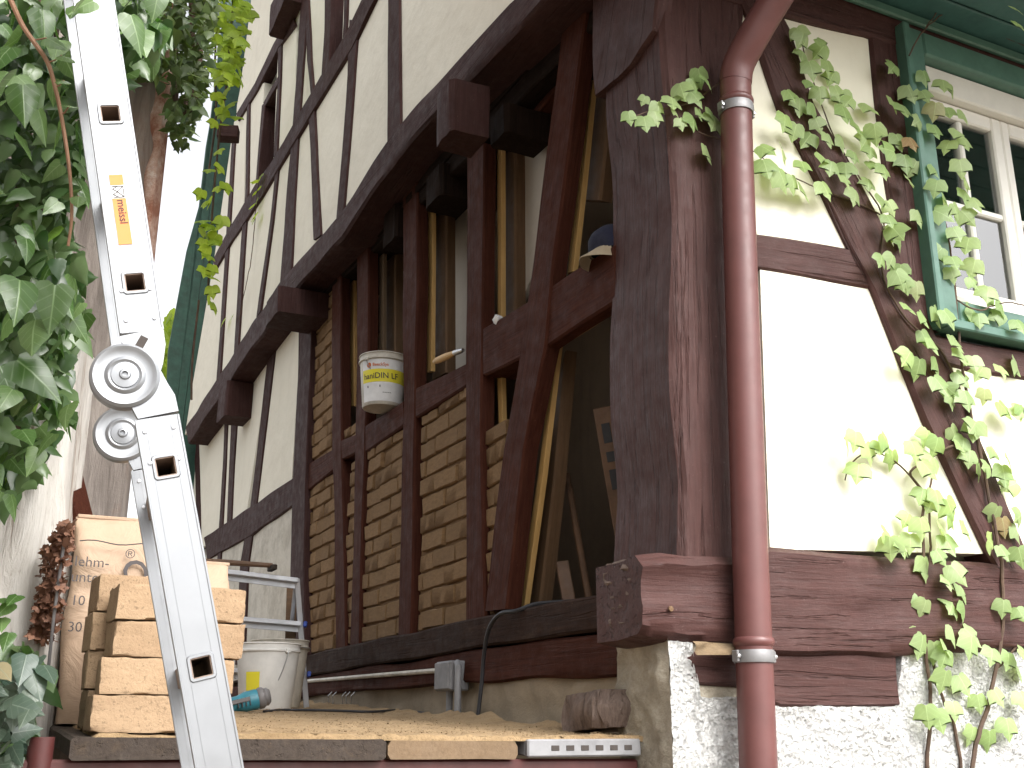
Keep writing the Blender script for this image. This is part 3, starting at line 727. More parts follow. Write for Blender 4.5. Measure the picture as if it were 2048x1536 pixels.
# soffit and eave of the front roof; unseen left end lengthened to add shade
SO = empty('eave_dummy', V((0, 0, 0)), None, None) if False else None
sof = MB(); sof.box((-0.75, -0.86, 4.115), (4.2, 0.05, 4.13), 0); sofo = sof.build('soffit', M['green_dark'], H, FR, smooth=False)
for k in range(6):
    b = MB(); b.box((-0.75, -0.855 + k * 0.142, 4.098), (4.2, -0.855 + k * 0.142 + 0.134, 4.113), 0.004); b.build('soffit_board', M['green_dark'], sofo, FR)
b = MB(); b.box((-0.4, -0.045, 4.055), (4.2, -0.022, 4.094), 0.006); b.build('soffit_trim', M['green'], H, FR)
b = MB(); b.box((-0.75, -0.89, 4.09), (4.2, -0.865, 4.26), 0.004); b.build('fascia', M['green'], H, FR)
b = MB(); b.prism([(-0.92, 4.27), (0.2, 4.95), (0.2, 5.05), (-0.92, 4.36)], -0.8, 4.2, Matrix(((0, 0, 1, 0), (1, 0, 0, 0), (0, 1, 0, 0), (0, 0, 0, 1))))
b.build('front_roof', M['oldboard'], H, FR, smooth=False)
b = MB(); b.tube([(-0.45, -0.96, 4.22), (4.2, -0.96, 4.26)], 0.06, 12); b.build('gutter', M['pipe'], H, FR)
# front wall beyond the window, out of the picture to the right
b = MB(); b.box((2.1, 0.0, 0), (4.2, 0.12, 4.06), 0); b.build('front_wall_rest', M['plaster_front'], H, FR, smooth=False)
b = MB(); b.box((4.1, 0.12, 0), (4.2, 7.4, 4.3), 0); b.build('right_wall', M['plaster_front'], H, FR, smooth=False)
b = MB(); b.box((1.3, 0.10, 1.6), (2.1, 0.14, 2.86), 0); b.build('front_lining', M['plaster_room'], H, FR, smooth=False)
b = MB(); b.box((0.3, 0.10, 1.6), (1.3, 0.14, 2.86), 0); b.build('front_lining', M['plaster_room'], H, FR, smooth=False)
b = MB(); b.box((0.3, 0.10, 2.86), (1.02, 0.14, 4.06), 0); b.build('front_lining', M['plaster_room'], H, FR, smooth=False)

# window
W0, W1, WZ0, WZ1 = 1.028, 2.16, 2.875, 4.03
cs = MB(); cs.box((W0, -0.045, WZ0), (W0 + 0.097, 0.06, WZ1), 0.008); 
win = cs.build('window', M['green'], H, FR); win['label'] = 'window with green casing and white sashes'
for nm, lo, hi in (('casing_board', (W0 + 0.099, -0.043, WZ0), (W1 - 0.107, 0.06, WZ0 + 0.10)), ('casing_board', (W0 + 0.099, -0.043, WZ1 - 0.10), (W1 - 0.107, 0.06, WZ1)), ('casing_board', (W1 - 0.105, -0.045, WZ0), (W1, 0.06, WZ1))):
    b = MB(); b.box(lo, hi, 0.008); b.build(nm, M['green'], win, FR)
b = MB(); b.box((W0 - 0.012, -0.06, WZ0 - 0.012), (W0 + 0.02, -0.0, WZ1 + 0.0), 0.005); b.build('casing_bead', M['green'], win, FR)
b = MB(); b.box((W0 + 0.021, -0.06, WZ0 - 0.014), (W1, -0.0, WZ0 + 0.02), 0.005); b.build('casing_bead', M['green'], win, FR)
fx0, fx1, fz0, fz1 = W0 + 0.099, W1 - 0.107, WZ0 + 0.102, WZ1 - 0.102
def wbox(nm, lo, hi): b = MB(); b.box(lo, hi, 0.006); return b.build(nm, M['winwhite'], win, FR)
for nm, lo, hi in (('frame', (fx0, 0.0, fz0), (fx0 + 0.04, 0.09, fz1)), ('frame', (fx1 - 0.05, -0.02, fz0), (fx1, 0.05, fz1)), ('frame', (fx0 + 0.042, 0.0, fz1 - 0.105), (fx1 - 0.052, 0.09, fz1)), ('frame', (fx0 + 0.042, 0.0, fz0), (fx1 - 0.052, 0.09, fz0 + 0.04))):
    wbox(nm, lo, hi)
mid = 1.575
for a0, a1, gb in ((fx0 + 0.044, mid, 1.345), (mid + 0.002, fx1 - 0.054, 1.80)):
    za, zb_ = fz0 + 0.042, fz1 - 0.107
    wbox('sash', (a0, 0.035, za), (a0 + 0.042, 0.08, zb_)); wbox('sash', (a1 - 0.05, 0.035, za), (a1, 0.08, zb_))
    wbox('sash', (a0 + 0.043, 0.035, zb_ - 0.06), (a1 - 0.051, 0.08, zb_)); wbox('sash', (a0 + 0.043, 0.035, za), (a1 - 0.051, 0.08, za + 0.05))
    wbox('glazing_bar', (a0 + 0.043, 0.040, 3.385), (a1 - 0.051, 0.074, 3.412))
    wbox('glazing_bar', (gb, 0.0385, za + 0.051), (gb + 0.026, 0.0755, 3.384)); wbox('glazing_bar', (gb, 0.0385, 3.413), (gb + 0.026, 0.0755, zb_ - 0.061))
    for x0_, x1_ in ((a0 + 0.038, gb + 0.003), (gb + 0.023, a1 - 0.046)):
        b = MB(); b.box((x0_, 0.056, za + 0.045), (x1_, 0.060, 3.388), 0); b.build('pane', M['glass'], win, FR, smooth=False)
        b = MB(); b.box((x0_, 0.056, 3.408), (x1_, 0.060, zb_ - 0.055), 0); b.build('pane', M['glass'], win, FR, smooth=False)
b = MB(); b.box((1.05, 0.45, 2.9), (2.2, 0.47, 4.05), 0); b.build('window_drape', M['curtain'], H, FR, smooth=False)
# fine wood pegs in the sill
b = MB(); p = RP(*Rq(1339, 1218, 0.04), 0.046); b.lathe([(0.0, 0.004), (0.007, 0.003), (0.008, 0.0)], 10); b.build('peg', M['oldboard'], H, mat4(p, dR, UP, nR))
# ------------------------------------------------------------------ shared helpers for things
def text_mb(txt, size, bold=0.0):
    cu = bpy.data.curves.new('t', 'FONT'); cu.body = txt; cu.size = size; cu.offset = bold; cu.resolution_u = 3
    cu.align_x = 'LEFT'
    o = bpy.data.objects.new('t', cu); COL.objects.link(o)
    dg = bpy.context.evaluated_depsgraph_get(); me = bpy.data.meshes.new_from_object(o.evaluated_get(dg))
    mb = MB(); mb.add([v.co.copy() for v in me.vertices], [list(p.vertices) for p in me.polygons])
    bpy.data.objects.remove(o); bpy.data.curves.remove(cu); bpy.data.meshes.remove(me)
    return mb
def bar(mb, p, q, w, h, side, bev=0.003, mi=0):
    """box bar from p to q; w across along 'side', h across the third axis"""
    p = V(p); q = V(q); X = (q - p).normalized(); Y = (V(side) - X * V(side).dot(X)).normalized(); Z = X.cross(Y)
    mb.box((0, -w / 2, -h / 2), ((q - p).length, w / 2, h / 2), bev, mat4(p, X, Y, Z), mi); return mb
def plat(s, w): return 1.566 + 0.042 * (s - 0.1) + 0.009 * w
def PW(s, w, dz=0.0): return LP(s, plat(s, w) + dz, w)
def sw(P): d = P - CORNER; return d.dot(dL), d.dot(nL)
def on_plat(px, py, t, dz=0.006):
    P = D(px, py, t); s, w = sw(P); return LP(s, plat(s, w) + dz, w)

# ================================================================== DOWNPIPE
off = 0.095
PA = [RP(*Rq(1517, 1540, off), off), RP(*Rq(1500, 1100, off), off), RP(*Rq(1487, 700, off), off), RP(*Rq(1474, 300, off), off), RP(*Rq(1471, 165, off), off)]
base = PA[0].copy(); base.z = 0
DP = empty('downpipe', base, 'red-brown rainwater downpipe with a bend, clamped in front of the corner post', 'downpipe')
p0 = PA[0].copy(); p0.z = 0.05
top = PA[-1]
path = [p0] + PA + [top + nR * 0.012 + dR * 0.004 + UP * 0.05, top + nR * 0.05 + dR * 0.020 + UP * 0.11, top + nR * 0.16 + dR * 0.075 + UP * 0.26, top + nR * 0.42 + dR * 0.20 + UP * 0.56, RP(0.62, 4.20, 0.93)]
RPIPE = 0.0485
mb = MB(); mb.tube(path[:6], RPIPE, 32); mb.build('pipe', M['pipe'], DP)
q = [path[5] - UP * 0.002] + path[6:]
def smooth_path(pts, k=6):
    out = []
    for i in range(len(pts) - 1):
        a = pts[max(i - 1, 0)]; b = pts[i]; c_ = pts[i + 1]; d = pts[min(i + 2, len(pts) - 1)]
        for j in range(k):
            t = j / k
            out.append(0.5 * ((2 * b) + (c_ - a) * t + (2 * a - 5 * b + 4 * c_ - d) * t * t + (3 * b - a - 3 * c_ + d) * t ** 3))
    out.append(pts[-1]); return out
mb = MB(); mb.tube(smooth_path(q, 6), 0.0505, 32); mb.build('pipe_bend', M['pipe'], DP)
def pipe_at(py):
    for a, b in zip(PA[:-1], PA[1:]):
        pass
    ys = [1540, 1100, 700, 300, 165]
    for i in range(4):
        if ys[i] >= py >= ys[i + 1]:
            return PA[i].lerp(PA[i + 1], (ys[i] - py) / (ys[i] - ys[i + 1]))
for py, bead in ((222, 205), (1320, 1290)):
    p = pipe_at(py); F = mat4(p, dR, -nR, UP)
    mb = MB(); mb.lathe([(RPIPE + 0.001, -0.016), (RPIPE + 0.0045, -0.016), (RPIPE + 0.006, -0.008), (RPIPE + 0.006, 0.008), (RPIPE + 0.0045, 0.016), (RPIPE + 0.001, 0.016)], 32)
    for sx in (-1, 1): mb.box((sx * (RPIPE + 0.002) - 0.004 + sx * 0.009, -0.012, -0.015), (sx * (RPIPE + 0.002) + 0.004 + sx * 0.009, 0.012, 0.015), 0.002)
    mb.box((-0.006, RPIPE, -0.006), (0.006, RPIPE + 0.07, 0.006), 0.001)
    cl_ = mb.build('clamp', M['clamp'], DP, F)
    for sx in (-1, 1):
        mb = MB(); mb.lathe([(0.0, 0.006), (0.005, 0.005), (0.0055, 0)], 8, Matrix.Translation((sx * (RPIPE + 0.011), -0.012, 0)) @ Matrix.Rotation(rad(90), 4, 'X'))
        mb.build('bolt', M['steel'], cl_, F)
    p = pipe_at(bead); mb = MB(); mb.lathe([(RPIPE, -0.014), (RPIPE + 0.005, -0.008), (RPIPE + 0.006, 0.0), (RPIPE + 0.004, 0.007), (RPIPE, 0.011)], 32)
    mb.build('pipe_collar', M['pipe'], DP, mat4(p, dR, -nR, UP))
# strip of sacking caught between pier and pipe
mb = MB(); NX, NY = 16, 6
a0 = RP(*Rq(1372, 1284, 0.02), 0.05); a1 = RP(*Rq(1512, 1290, 0.05), 0.05); b0 = RP(*Rq(1376, 1312, 0.02), 0.06); b1 = RP(*Rq(1482, 1311, 0.05), 0.10)
for i in range(NX + 1):
    for j in range(NY + 1):
        t = i / NX; a = a0.lerp(a1, t); b = b0.lerp(b1, t); p = a.lerp(b, j / NY)
        mb.v.append(p + nR * (0.006 * math.sin(t * 9 + j) + 0.01 * noise.noise(p * 30)))
for i in range(NX):
    for j in range(NY):
        k = i * (NY + 1) + j; mb.f.append((k, k + NY + 1, k + NY + 2, k + 1)); mb.m.append(0)
tag(mb.build('sacking_strip', M['rag'], ang=80), 'torn brown sacking strip caught between white pier and downpipe', 'rag')

# ================================================================== SCAFFOLD PLATFORM
S0 = 0.10
def plank(w0, w1, mt, s1, z=0.0, th=0.045, s0=S0, bev=0.006, amp=0.002):
    mb = MB(); n = 30
    for i in range(n + 1):
        s = s0 + (s1 - s0) * i / n
        for j in range(7):
            w = w0 + (w1 - w0) * (0, 0.022, 0.28, 0.5, 0.72, 0.978, 1)[j]; e = bev if (j in (0, 6)) else 0
            mb.v.append(PW(s, w, z - e))
        for j in range(7):
            w = w1 - (w1 - w0) * (0, 0.022, 0.28, 0.5, 0.72, 0.978, 1)[j]; e = bev if (j in (0, 6)) else 0
            mb.v.append(PW(s, w, z - th + e))
    k = 14
    for i in range(n):
        for j in range(k):
            mb.f.append((i * k + j, i * k + (j + 1) % k, (i + 1) * k + (j + 1) % k, (i + 1) * k + j)); mb.m.append(0)
    mb.f.append(list(range(k))); mb.m.append(0); mb.f.append([n * k + j for j in range(k)]); mb.m.append(0)
    for p in mb.v: p += noise.noise_vector(p * 12) * amp
    W = mat4(PW(S0, (w0 + w1) / 2), dL, nL * -1, UP); Wi = W.inverted(); mb.v = [Wi @ p for p in mb.v]
    return mb, W
mb, W = plank(1.190, 1.500, M['plank_dark'], 4.8); tag(mb.build('scaffold_plank', M['plank_dark'], None, W), 'grey-brown scaffold plank under the brick stack, leftmost of the row', 'plank', 'scaffold planks')
mb, W = plank(0.802, 1.186, M['plank_dark'], 5.0, -0.002); tag(mb.build('scaffold_plank', M['plank_dark'], None, W), 'dark rough scaffold plank right of the big ladder, left of the pale one', 'plank', 'scaffold planks')
mb, W = plank(0.455, 0.796, M['plank_pale'], 5.2, -0.004, 0.042, S0 + 0.006, 0.012); tag(mb.build('scaffold_plank', M['plank_pale'], None, W), 'pale smooth scaffold plank with rounded end beside the slotted steel deck', 'plank', 'scaffold planks')
SD = empty('steel_scaffold_deck', PW(S0, 0.26, -0.045), 'galvanised steel scaffold deck with slotted end by the white pier', 'scaffold deck')
mb, W = plank(0.085, 0.43, M['galv'], 5.0, 0.0, 0.04, S0 + 0.02, 0.004, 0.0005); mb.build('deck', M['galv'], SD, W)
ep = MB(); ep.box((-0.1725, -0.02, -0.041), (0.160, 0.0, 0.002), 0.004)
EPW = mat4(PW(S0 + 0.018, 0.2575), dR, dL, UP)
ep.build('end_plate', M['galv'], SD, EPW)
for k in range(6):
    x = -0.095 + k * 0.043
    b = MB(); b.box((x - 0.0115, -0.0215, -0.026), (x + 0.0115, -0.0195, -0.013), 0.001); b.build('slot', M['slot'], SD, EPW)
LG = empty('scaffold', LP(0.22, 0, 1.6), 'dark red steel scaffold frame carrying the planks at the lower edge', 'scaffold')
mb = MB(); bar(mb, LP(0.15, 1.466, 0.09), LP(0.15, 1.482, 1.66), 0.05, 0.108, dL, 0.006); mb.build('ledger', M['redtube'], LG)
mb = MB(); mb.tube([LP(4.2, 1.66, 0.09), LP(4.2, 1.66, 1.66)], 0.024, 16); mb.build('ledger', M['redtube'], LG)
pp = D(84, 1474, 2.30); mb = MB(); mb.tube([V((pp.x, pp.y, 0)), pp], 0.026, 16); mb.build('post', M['redtube'], LG)
pp2 = LP(4.2, 0, 1.64); mb = MB(); mb.tube([pp2, pp2 + UP * 1.72], 0.026, 16); mb.build('post', M['redtube'], LG)
for s_ in (0.18, 4.22):
    pp2 = LP(s_, 0, 0.12 if s_ > 1 else 0.115); mb = MB(); mb.tube([pp2, pp2 + UP * (1.47 if s_ < 1 else 1.64)], 0.024, 12); mb.build('post', M['redtube'], LG)
# sawdust over the planks
mb = MB(); NS, NW = 300, 80
for i in range(NS + 1):
    f_ = i / NS; s = S0 + 0.012 + (f_ ** 1.6) * 4.6
    for j in range(NW + 1):
        w = 0.06 + 1.40 * j / NW; q = V((s * 5, w * 5, 0))
        h = 0.004 + 0.010 * max(0, noise.noise(q) + 0.25) + 0.006 * noise.noise(q * 5) + 0.004 * noise.noise(q * 17) + 0.025 * max(0, 1 - (w - 0.06) / 0.18) * (0.6 + noise.noise(q * 2)) * min(1, s)
        if i == 0: h = -0.004
        if j == NW: h = -0.004
        mb.v.append(PW(s + (0.012 * noise.noise(q * 9) if i < 3 else 0), w, max(h, -0.004)))
for i in range(NS):
    for j in range(NW):
        k = i * (NW + 1) + j; mb.f.append((k, k + NW + 1, k + NW + 2, k + 1)); mb.m.append(0)
for k in range(5200):
    s = S0 + 0.02 + (random.random() ** 1.8) * 3.4; w = random.uniform(0.08, 1.44); q = V((s * 5, w * 5, 0))
    h = 0.005 + 0.010 * max(0, noise.noise(q) + 0.25) + 0.006 * noise.noise(q * 5)
    c_ = PW(s, w, max(h, 0.0) + 0.003); a_ = random.uniform(0, 6.28); l_ = random.uniform(0.0015, 0.005); d1 = V((math.cos(a_), math.sin(a_), random.uniform(-.15, .15))); d2 = V((-math.sin(a_), math.cos(a_), random.uniform(-.15, .15)))
    mb.add([c_ - d1 * l_, c_ + d2 * l_ * 0.5, c_ + d1 * l_ + UP * 0.002, c_ - d2 * l_ * 0.5], [(0, 1, 2, 3)])
tag(mb.build('sawdust', M['sawdust'], None, None, True, 80), 'layer of yellow sawdust strewn over the scaffold planks', 'sawdust', kind='stuff')

# ================================================================== BRICK STACKS
def big_brick(L_, T_, H_, seed):
    bm = bmesh.new(); bmesh.ops.create_cube(bm, size=1.0)
    bmesh.ops.subdivide_edges(bm, edges=bm.edges[:], cuts=17, use_grid_fill=True)
    for v in bm.verts:
        p = v.co.copy(); c = V((p.x * L_, p.y * T_, p.z * H_))
        k = sum(1 for a in p if abs(a) > 0.499)
        if k >= 2:
            c -= V((math.copysign(0.0012, c.x) if abs(p.x) > .499 else 0, math.copysign(0.0012, c.y) if abs(p.y) > .499 else 0, math.copysign(0.0012, c.z) if abs(p.z) > .499 else 0)) * (0.4 + max(0, noise.noise(c * 45 + V((seed, 0, 0)))) * 7)
        c += noise.noise_vector(c * 22 + V((seed, seed, 0))) * 0.0022 + noise.noise_vector(c * 6 + V((seed, 0, seed))) * 0.003
        v.co = c
    me = bpy.data.meshes.new('adobe_brick'); bm.to_mesh(me); bm.free(); me.materials.append(M['brick_new'])
    me.polygons.foreach_set('use_smooth', [True] * len(me.polygons)); me.set_sharp_from_angle(angle=rad(32)); return me
BH_ = 0.0795; sf = 0.115
rows = [(182, 1428, 'lowest adobe brick of the front stack, resting on the scaffold plank'), (203, 1352, 'second adobe brick from the bottom of the front stack'), (226, 1282, 'third adobe brick from the bottom of the front stack'), (231, 1210, 'topmost adobe brick of the front stack, chipped along its upper edge')]
for i, (px, py, lab) in enumerate(rows):
    u, z = Rq(px, py, -sf); s_c = sf + 0.07
    w_c = -(u + 0.1425); zc = plat(s_c, w_c) + 0.007 + BH_ * (i + 0.5)
    wm = mat4(LP(s_c, zc, w_c), dR, dL, UP) @ Matrix.Rotation(rad((0.5, -1.5, 1.0, 1.8)[i]), 4, 'Z')
    tag(place('adobe_brick', big_brick(0.285, 0.14, BH_ - 0.002, i * 3.3), None, wm), lab, 'brick', 'stacked adobe bricks')
back = [(170, 'lowest adobe brick of the rear stack behind the front stack'), (172, 'second adobe brick from the bottom of the rear stack, mostly hidden'), (178, 'second adobe brick from the top of the rear stack'), (190, 'topmost adobe brick of the rear stack, under the sack lettering')]
for i, (px, lab) in enumerate(back):
    sb = sf + 0.165; u, z = Rq(px, 1430 - i * 70, -sb); s_c = sb + 0.07
    w_c = -(u + 0.12); zc = plat(s_c, w_c) + 0.007 + 0.087 * (i + 0.5)
    wm = mat4(LP(s_c, zc, w_c), dR, dL, UP) @ Matrix.Rotation(rad((1, -2, 2, 3)[i]), 4, 'Z')
    tag(place('adobe_brick', big_brick(0.24, 0.14, 0.0855, 20 + i * 2.3), None, wm), lab, 'brick', 'stacked adobe bricks')

# ================================================================== PAPER SACKS
def sack(name, base, X, w, d, h, label, lean=0.0, seed=0.0):
    E_ = empty(name, base, label, 'sack', 'paper sacks')
    Y = UP.cross(X); F = mat4(base, X, Y, UP) @ Matrix.Rotation(lean, 4, 'X')
    mb = MB(); NZ_, NA = 26, 44
    for i in range(NZ_ + 1):
        f_ = i / NZ_; z = h * f_
        dd = d * (1 - max(0, (f_ - 0.72) / 0.28) ** 1.5 * 0.88) * (0.94 + 0.06 * math.sin(f_ * 7 + seed))
        ww = w * (1 - 0.03 * math.sin(f_ * 9 + seed))
        for k in range(NA):
            th = 2 * math.pi * k / NA; cx = math.cos(th); sy = math.sin(th)
            e = 0.32 if f_ < .8 else 0.22
            x = math.copysign(abs(cx) ** e, cx) * ww / 2; y = math.copysign(abs(sy) ** 0.45, sy) * dd / 2
            p = V((x, y, z)); p += noise.noise_vector(p * 11 + V((seed, 0, 0))) * 0.006 + noise.noise_vector(p * 30 + V((0, seed, 0))) * 0.002
            mb.v.append(p)
    for i in range(NZ_):
        for k in range(NA):
            mb.f.append((i * NA + k, i * NA + (k + 1) % NA, (i + 1) * NA + (k + 1) % NA, (i + 1) * NA + k)); mb.m.append(0)
    mb.f.append(list(range(NA))); mb.m.append(0); mb.f.append([NZ_ * NA + k for k in range(NA)]); mb.m.append(0)
    mb.build('sack_body', M['paper'], E_, F, ang=70)
    mb = MB(); mb.box((-w / 2, -d * 0.07, h - 0.004), (w / 2, d * 0.07, h + 0.006), 0.002); mb.jitter(0.003, 9); mb.build('folded_seam', M['paper'], E_, F)
    return E_, F
b0 = on_plat(222, 1445, 2.86)
SK, FK = sack('paper_sack', b0, dR, 0.285, 0.15, 0.535, 'brown paper plaster sack with black lettering behind the brick stacks', 0.0, 1.0)
def wrap_text(mb, FK, x, z, d, nm, parent, mt='ink', rot=0.0):
    for p in mb.v:
        q = Matrix.Rotation(rot, 3, 'Z') @ p
        p.x, p.y, p.z = x + q.x, -d, z + q.y
    return mb.build(nm, M[mt], parent, FK, smooth=False)
dfr = 0.081
wrap_text(text_mb('lehm-', 0.038), FK, -0.142, 0.392, dfr, 'lettering', SK)
wrap_text(text_mb('unterputz', 0.038), FK, -0.146, 0.352, dfr, 'lettering', SK)
wrap_text(text_mb('\u00ae', 0.034), FK, -0.018, 0.420, dfr, 'lettering', SK)
wrap_text(text_mb('C', 0.085, 0.001), FK, -0.03, 0.402, dfr, 'lettering', SK, rot=rad(-62))
wrap_text(text_mb('10', 0.036), FK, -0.140, 0.292, dfr, 'lettering', SK)
wrap_text(text_mb('30 kg', 0.036), FK, -0.140, 0.225, dfr, 'lettering', SK)
mb = MB(); mb.tube([(-0.135 + 0.27 * i / 14, -dfr + 0.002, 0.458 + 0.004 * math.sin(i * 0.9)) for i in range(15)], 0.0017, 5); mb.build('printed_line', M['ink'], SK, FK)
b1 = on_plat(345, 1440, 3.0)
sack('paper_sack', b1, dR, 0.24, 0.14, 0.44, 'second brown paper sack half hidden behind the big ladder', 0.0, 5.0)

# ================================================================== BIG HINGED LADDER
PH = D(250, 752, 1.5); rD = V((-0.33, 0.944, 0)).normalized(); eD = V((rD.y, -rD.x, 0))
def Aq(px, py):
    r = ray(px, py); P = O + r * ((PH - O).dot(rD) / r.dot(rD)); d = P - PH; return V((d.dot(eD), d.z))
lb = PH.copy(); lb.z = 0
LD = empty('hinged_ladder', lb, 'large bright aluminium hinged ladder leaning in the foreground, folded at its round joint', 'ladder')
SWID = 0.058; STH = 0.026; RUNG = 0.33
def stile_frame(a, b, dy):
    X = (b - a).normalized(); X3 = eD * X.x + UP * X.y; Y3 = rD; Z3 = X3.cross(Y3)
    return mat4(PH + eD * a.x + UP * a.y + rD * dy, X3, Y3, Z3)
segs = {'up': (Aq(284, 663), Aq(130, -400)), 'lo': (Aq(314, 834), Aq(458, 1640))}
holes = {'up': [Aq(268, 565), Aq(215, 228)], 'lo': [Aq(333, 933), Aq(411, 1332)]}
HS = 0.0145
for key in ('up', 'lo'):
    a, b = segs[key]; Lg = (b - a).length; X = (b - a).normalized()
    hs = sorted((h - a).dot(X) for h in holes[key])
    if key == 'lo':  hs = hs + [hs[-1] + 0.27]
    else: hs = hs + [hs[-1] + 0.24, hs[-1] + 0.48]
    for side in (0, 1):
        y0 = 0 if side == 0 else RUNG
        F = stile_frame(a, b, y0); mb = MB(); prev = 0.0
        for h in hs + [None]:
            e1 = (h - HS) if h is not None else Lg
            if e1 > prev: mb.add(*[([V((x, y, z)) for x in (prev, e1) for y in (0, STH) for z in (-SWID / 2, SWID / 2)]), [(0, 1, 3, 2), (4, 6, 7, 5), (0, 4, 5, 1), (2, 3, 7, 6), (0, 2, 6, 4), (1, 5, 7, 3)]])
            if h is None: break
            for z0_, z1_ in ((-SWID / 2, -HS), (HS, SWID / 2)):
                mb.add([V((x, y, z)) for x in (h - HS, h + HS) for y in (0, STH) for z in (z0_, z1_)], [(0, 1, 3, 2), (4, 6, 7, 5), (0, 4, 5, 1), (2, 3, 7, 6), (0, 2, 6, 4), (1, 5, 7, 3)])
            prev = h + HS
        for zz in (-SWID / 2 - 0.0005, SWID / 2 + 0.0005 - 0.003):
            mb.box((0, -0.0012, zz), (Lg, 0.0, zz + 0.003), 0.0005)
        for zz in (-0.0165, 0.0155):
            mb.box((0, -0.0006, zz), (Lg, 0.0, zz + 0.001), 0)
        st = mb.build('stile', M['alu'], LD, F, smooth=False)
        # flange folded back along both edges
        for px_, zz in ((0, 0), (1, 0)):
            pass
        # rivets
        for (x, z) in ((0.018, -0.019), (0.018, 0.019), (0.062, -0.019), (0.062, 0.019)):
            rv = MB(); rv.lathe([(0, -0.0022), (0.0025, -0.002), (0.0033, 0)], 10, Matrix.Translation((x, 0, z)) @ Matrix.Rotation(rad(-90), 4, 'X') ); rv.build('rivet', M['alu_dull'], st, F)
    F0 = stile_frame(a, b, 0)
    for h in hs:
        rg = MB(); o_ = HS; i_ = HS - 0.0028
        # hollow square tube with a rolled rim at the near end
        for (zl, zh, xl, xh) in ((-o_, -i_, -o_, o_), (i_, o_, -o_, o_), (-i_, i_, -o_, -i_), (-i_, i_, i_, o_)):
            rg.box((h + xl, -0.0005, zl), (h + xh, RUNG + STH, zh), 0)
        r = rg.build('rung', M['tubein'], LD, F0, smooth=False)
        rm = MB(); n = 8
        O2, I2 = HS + 0.003, HS - 0.0022
        def rr(R_, rc):
            out = []
            for (sx, sz, a0_) in ((1, 1, 0), (-1, 1, 90), (-1, -1, 180), (1, -1, 270)):
                for k in range(5):
                    t = rad(a0_ + 90 * k / 4); out.append((sx * (R_ - rc) + rc * math.cos(t), sz * (R_ - rc) + rc * math.sin(t)))
            return out
        for (R_, rc, y) in ((O2, 0.005, -0.0001), (O2 - 0.0012, 0.0045, -0.0022), (I2 + 0.001, 0.003, -0.0022), (I2, 0.003, 0.004)):
            rm.v += [V((h + x, y, z)) for x, z in rr(R_, rc)]
        for q_ in range(3):
            for k in range(20): rm.f.append((q_ * 20 + k, q_ * 20 + (k + 1) % 20, (q_ + 1) * 20 + (k + 1) % 20, (q_ + 1) * 20 + k)); rm.m.append(0)
        rm.build('rim', M['alu'], r, F0)
HR = 0.0465
disc = [(HR, 0.012), (HR, 0.002), (HR - 0.001, -0.004), (HR - 0.005, -0.0075), (HR - 0.009, -0.006), (HR - 0.012, -0.0045), (0.027, -0.0042), (0.0245, -0.0065), (0.022, -0.0078), (0.0195, -0.0062), (0.0185, -0.0058), (0.0178, -0.0075), (0.008, -0.0085), (0.0065, -0.0108), (0.0042, -0.0112), (0.0038, -0.007), (0.0, -0.007)]
for side in (0, 1):
    dy = 0 if side == 0 else RUNG
    F = mat4(PH + rD * dy, eD, UP, -rD)        # local z towards the camera
    hg = MB(); hg.lathe([(r, -z) for r, z in disc], 56); ho = hg.build('hinge_disc', M['alu'], LD, F)
    up = [Aq(*p) for p in ((240, 674), (326, 656), (331, 688), (326, 730), (316, 765), (292, 700), (262, 690), (215, 700), (228, 682))]
    up = [Aq(*p) for p in ((240, 674), (326, 656), (331, 690), (326, 728), (316, 760), (250, 752), (204, 712), (212, 700), (226, 690))]
    hp = MB(); hp.prism([(p.x, p.y) for p in up], -0.006, 0.0038); hp.build('hinge_plate', M['alu'], LD, F, smooth=False)
    lo = [Aq(*p) for p in ((300, 740), (322, 742), (336, 768), (350, 790), (357, 822), (276, 838), (262, 812))]
    hp = MB(); hp.prism([(p.x, p.y) for p in lo], -0.012, 0.0012); hp.build('hinge_plate', M['alu'], LD, F, smooth=False)
    if side == 0:
        sl = MB(); c_ = Aq(281, 690); sl.box((-0.0055, -0.012, 0), (0.0055, 0.012, 0.0006), 0, Matrix.Translation((c_.x, c_.y, 0.0039)) @ Matrix.Rotation(rad(-22), 4, 'Z')); sl.build('latch_slot', M['slot'], LD, F, smooth=False)
        sl = MB(); c_ = Aq(248, 686); sl.lathe([(0, 0.0016), (0.003, 0.0014), (0.0035, 0)], 10, Matrix.Translation((c_.x, c_.y, 0.0038))); sl.build('rivet', M['alu_dull'], LD, F)
# maker's sticker on the upper stile
a, b = segs['up']; X = (b - a).normalized(); FT = stile_frame(a, b, 0)
def along(px, py): return (Aq(px, py) - a).dot(X)
t0, t1, t2, t3 = along(231, 350), along(234, 371), along(238, 397), along(252, 489)
zc = (Aq(238, 397) - a); zc = zc.x * (-X.y) + zc.y * X.x
sgn = 1 if True else -1
Zax = FT.to_3x3() @ V((0, 0, 1)); zoff = (eD * (-X.y) + UP * X.x).dot(Zax) * zc
st_e = MB(); st_e.box((t1 + 0.0005, -0.0009, zoff - 0.0092), (t0, -0.0002, zoff + 0.0092), 0); sticker = st_e.build('sticker', M['orange'], LD, FT, smooth=False)
b_ = MB(); b_.box((t2, -0.0009, zoff - 0.0092), (t1, -0.0002, zoff + 0.0092), 0); b_.build('logo_field', M['stickerwhite'], sticker, FT, smooth=False)
b_ = MB(); b_.box((t3, -0.0009, zoff - 0.0092), (t2 - 0.0005, -0.0002, zoff + 0.0092), 0); b_.build('sticker_field', M['orange'], sticker, FT, smooth=False)
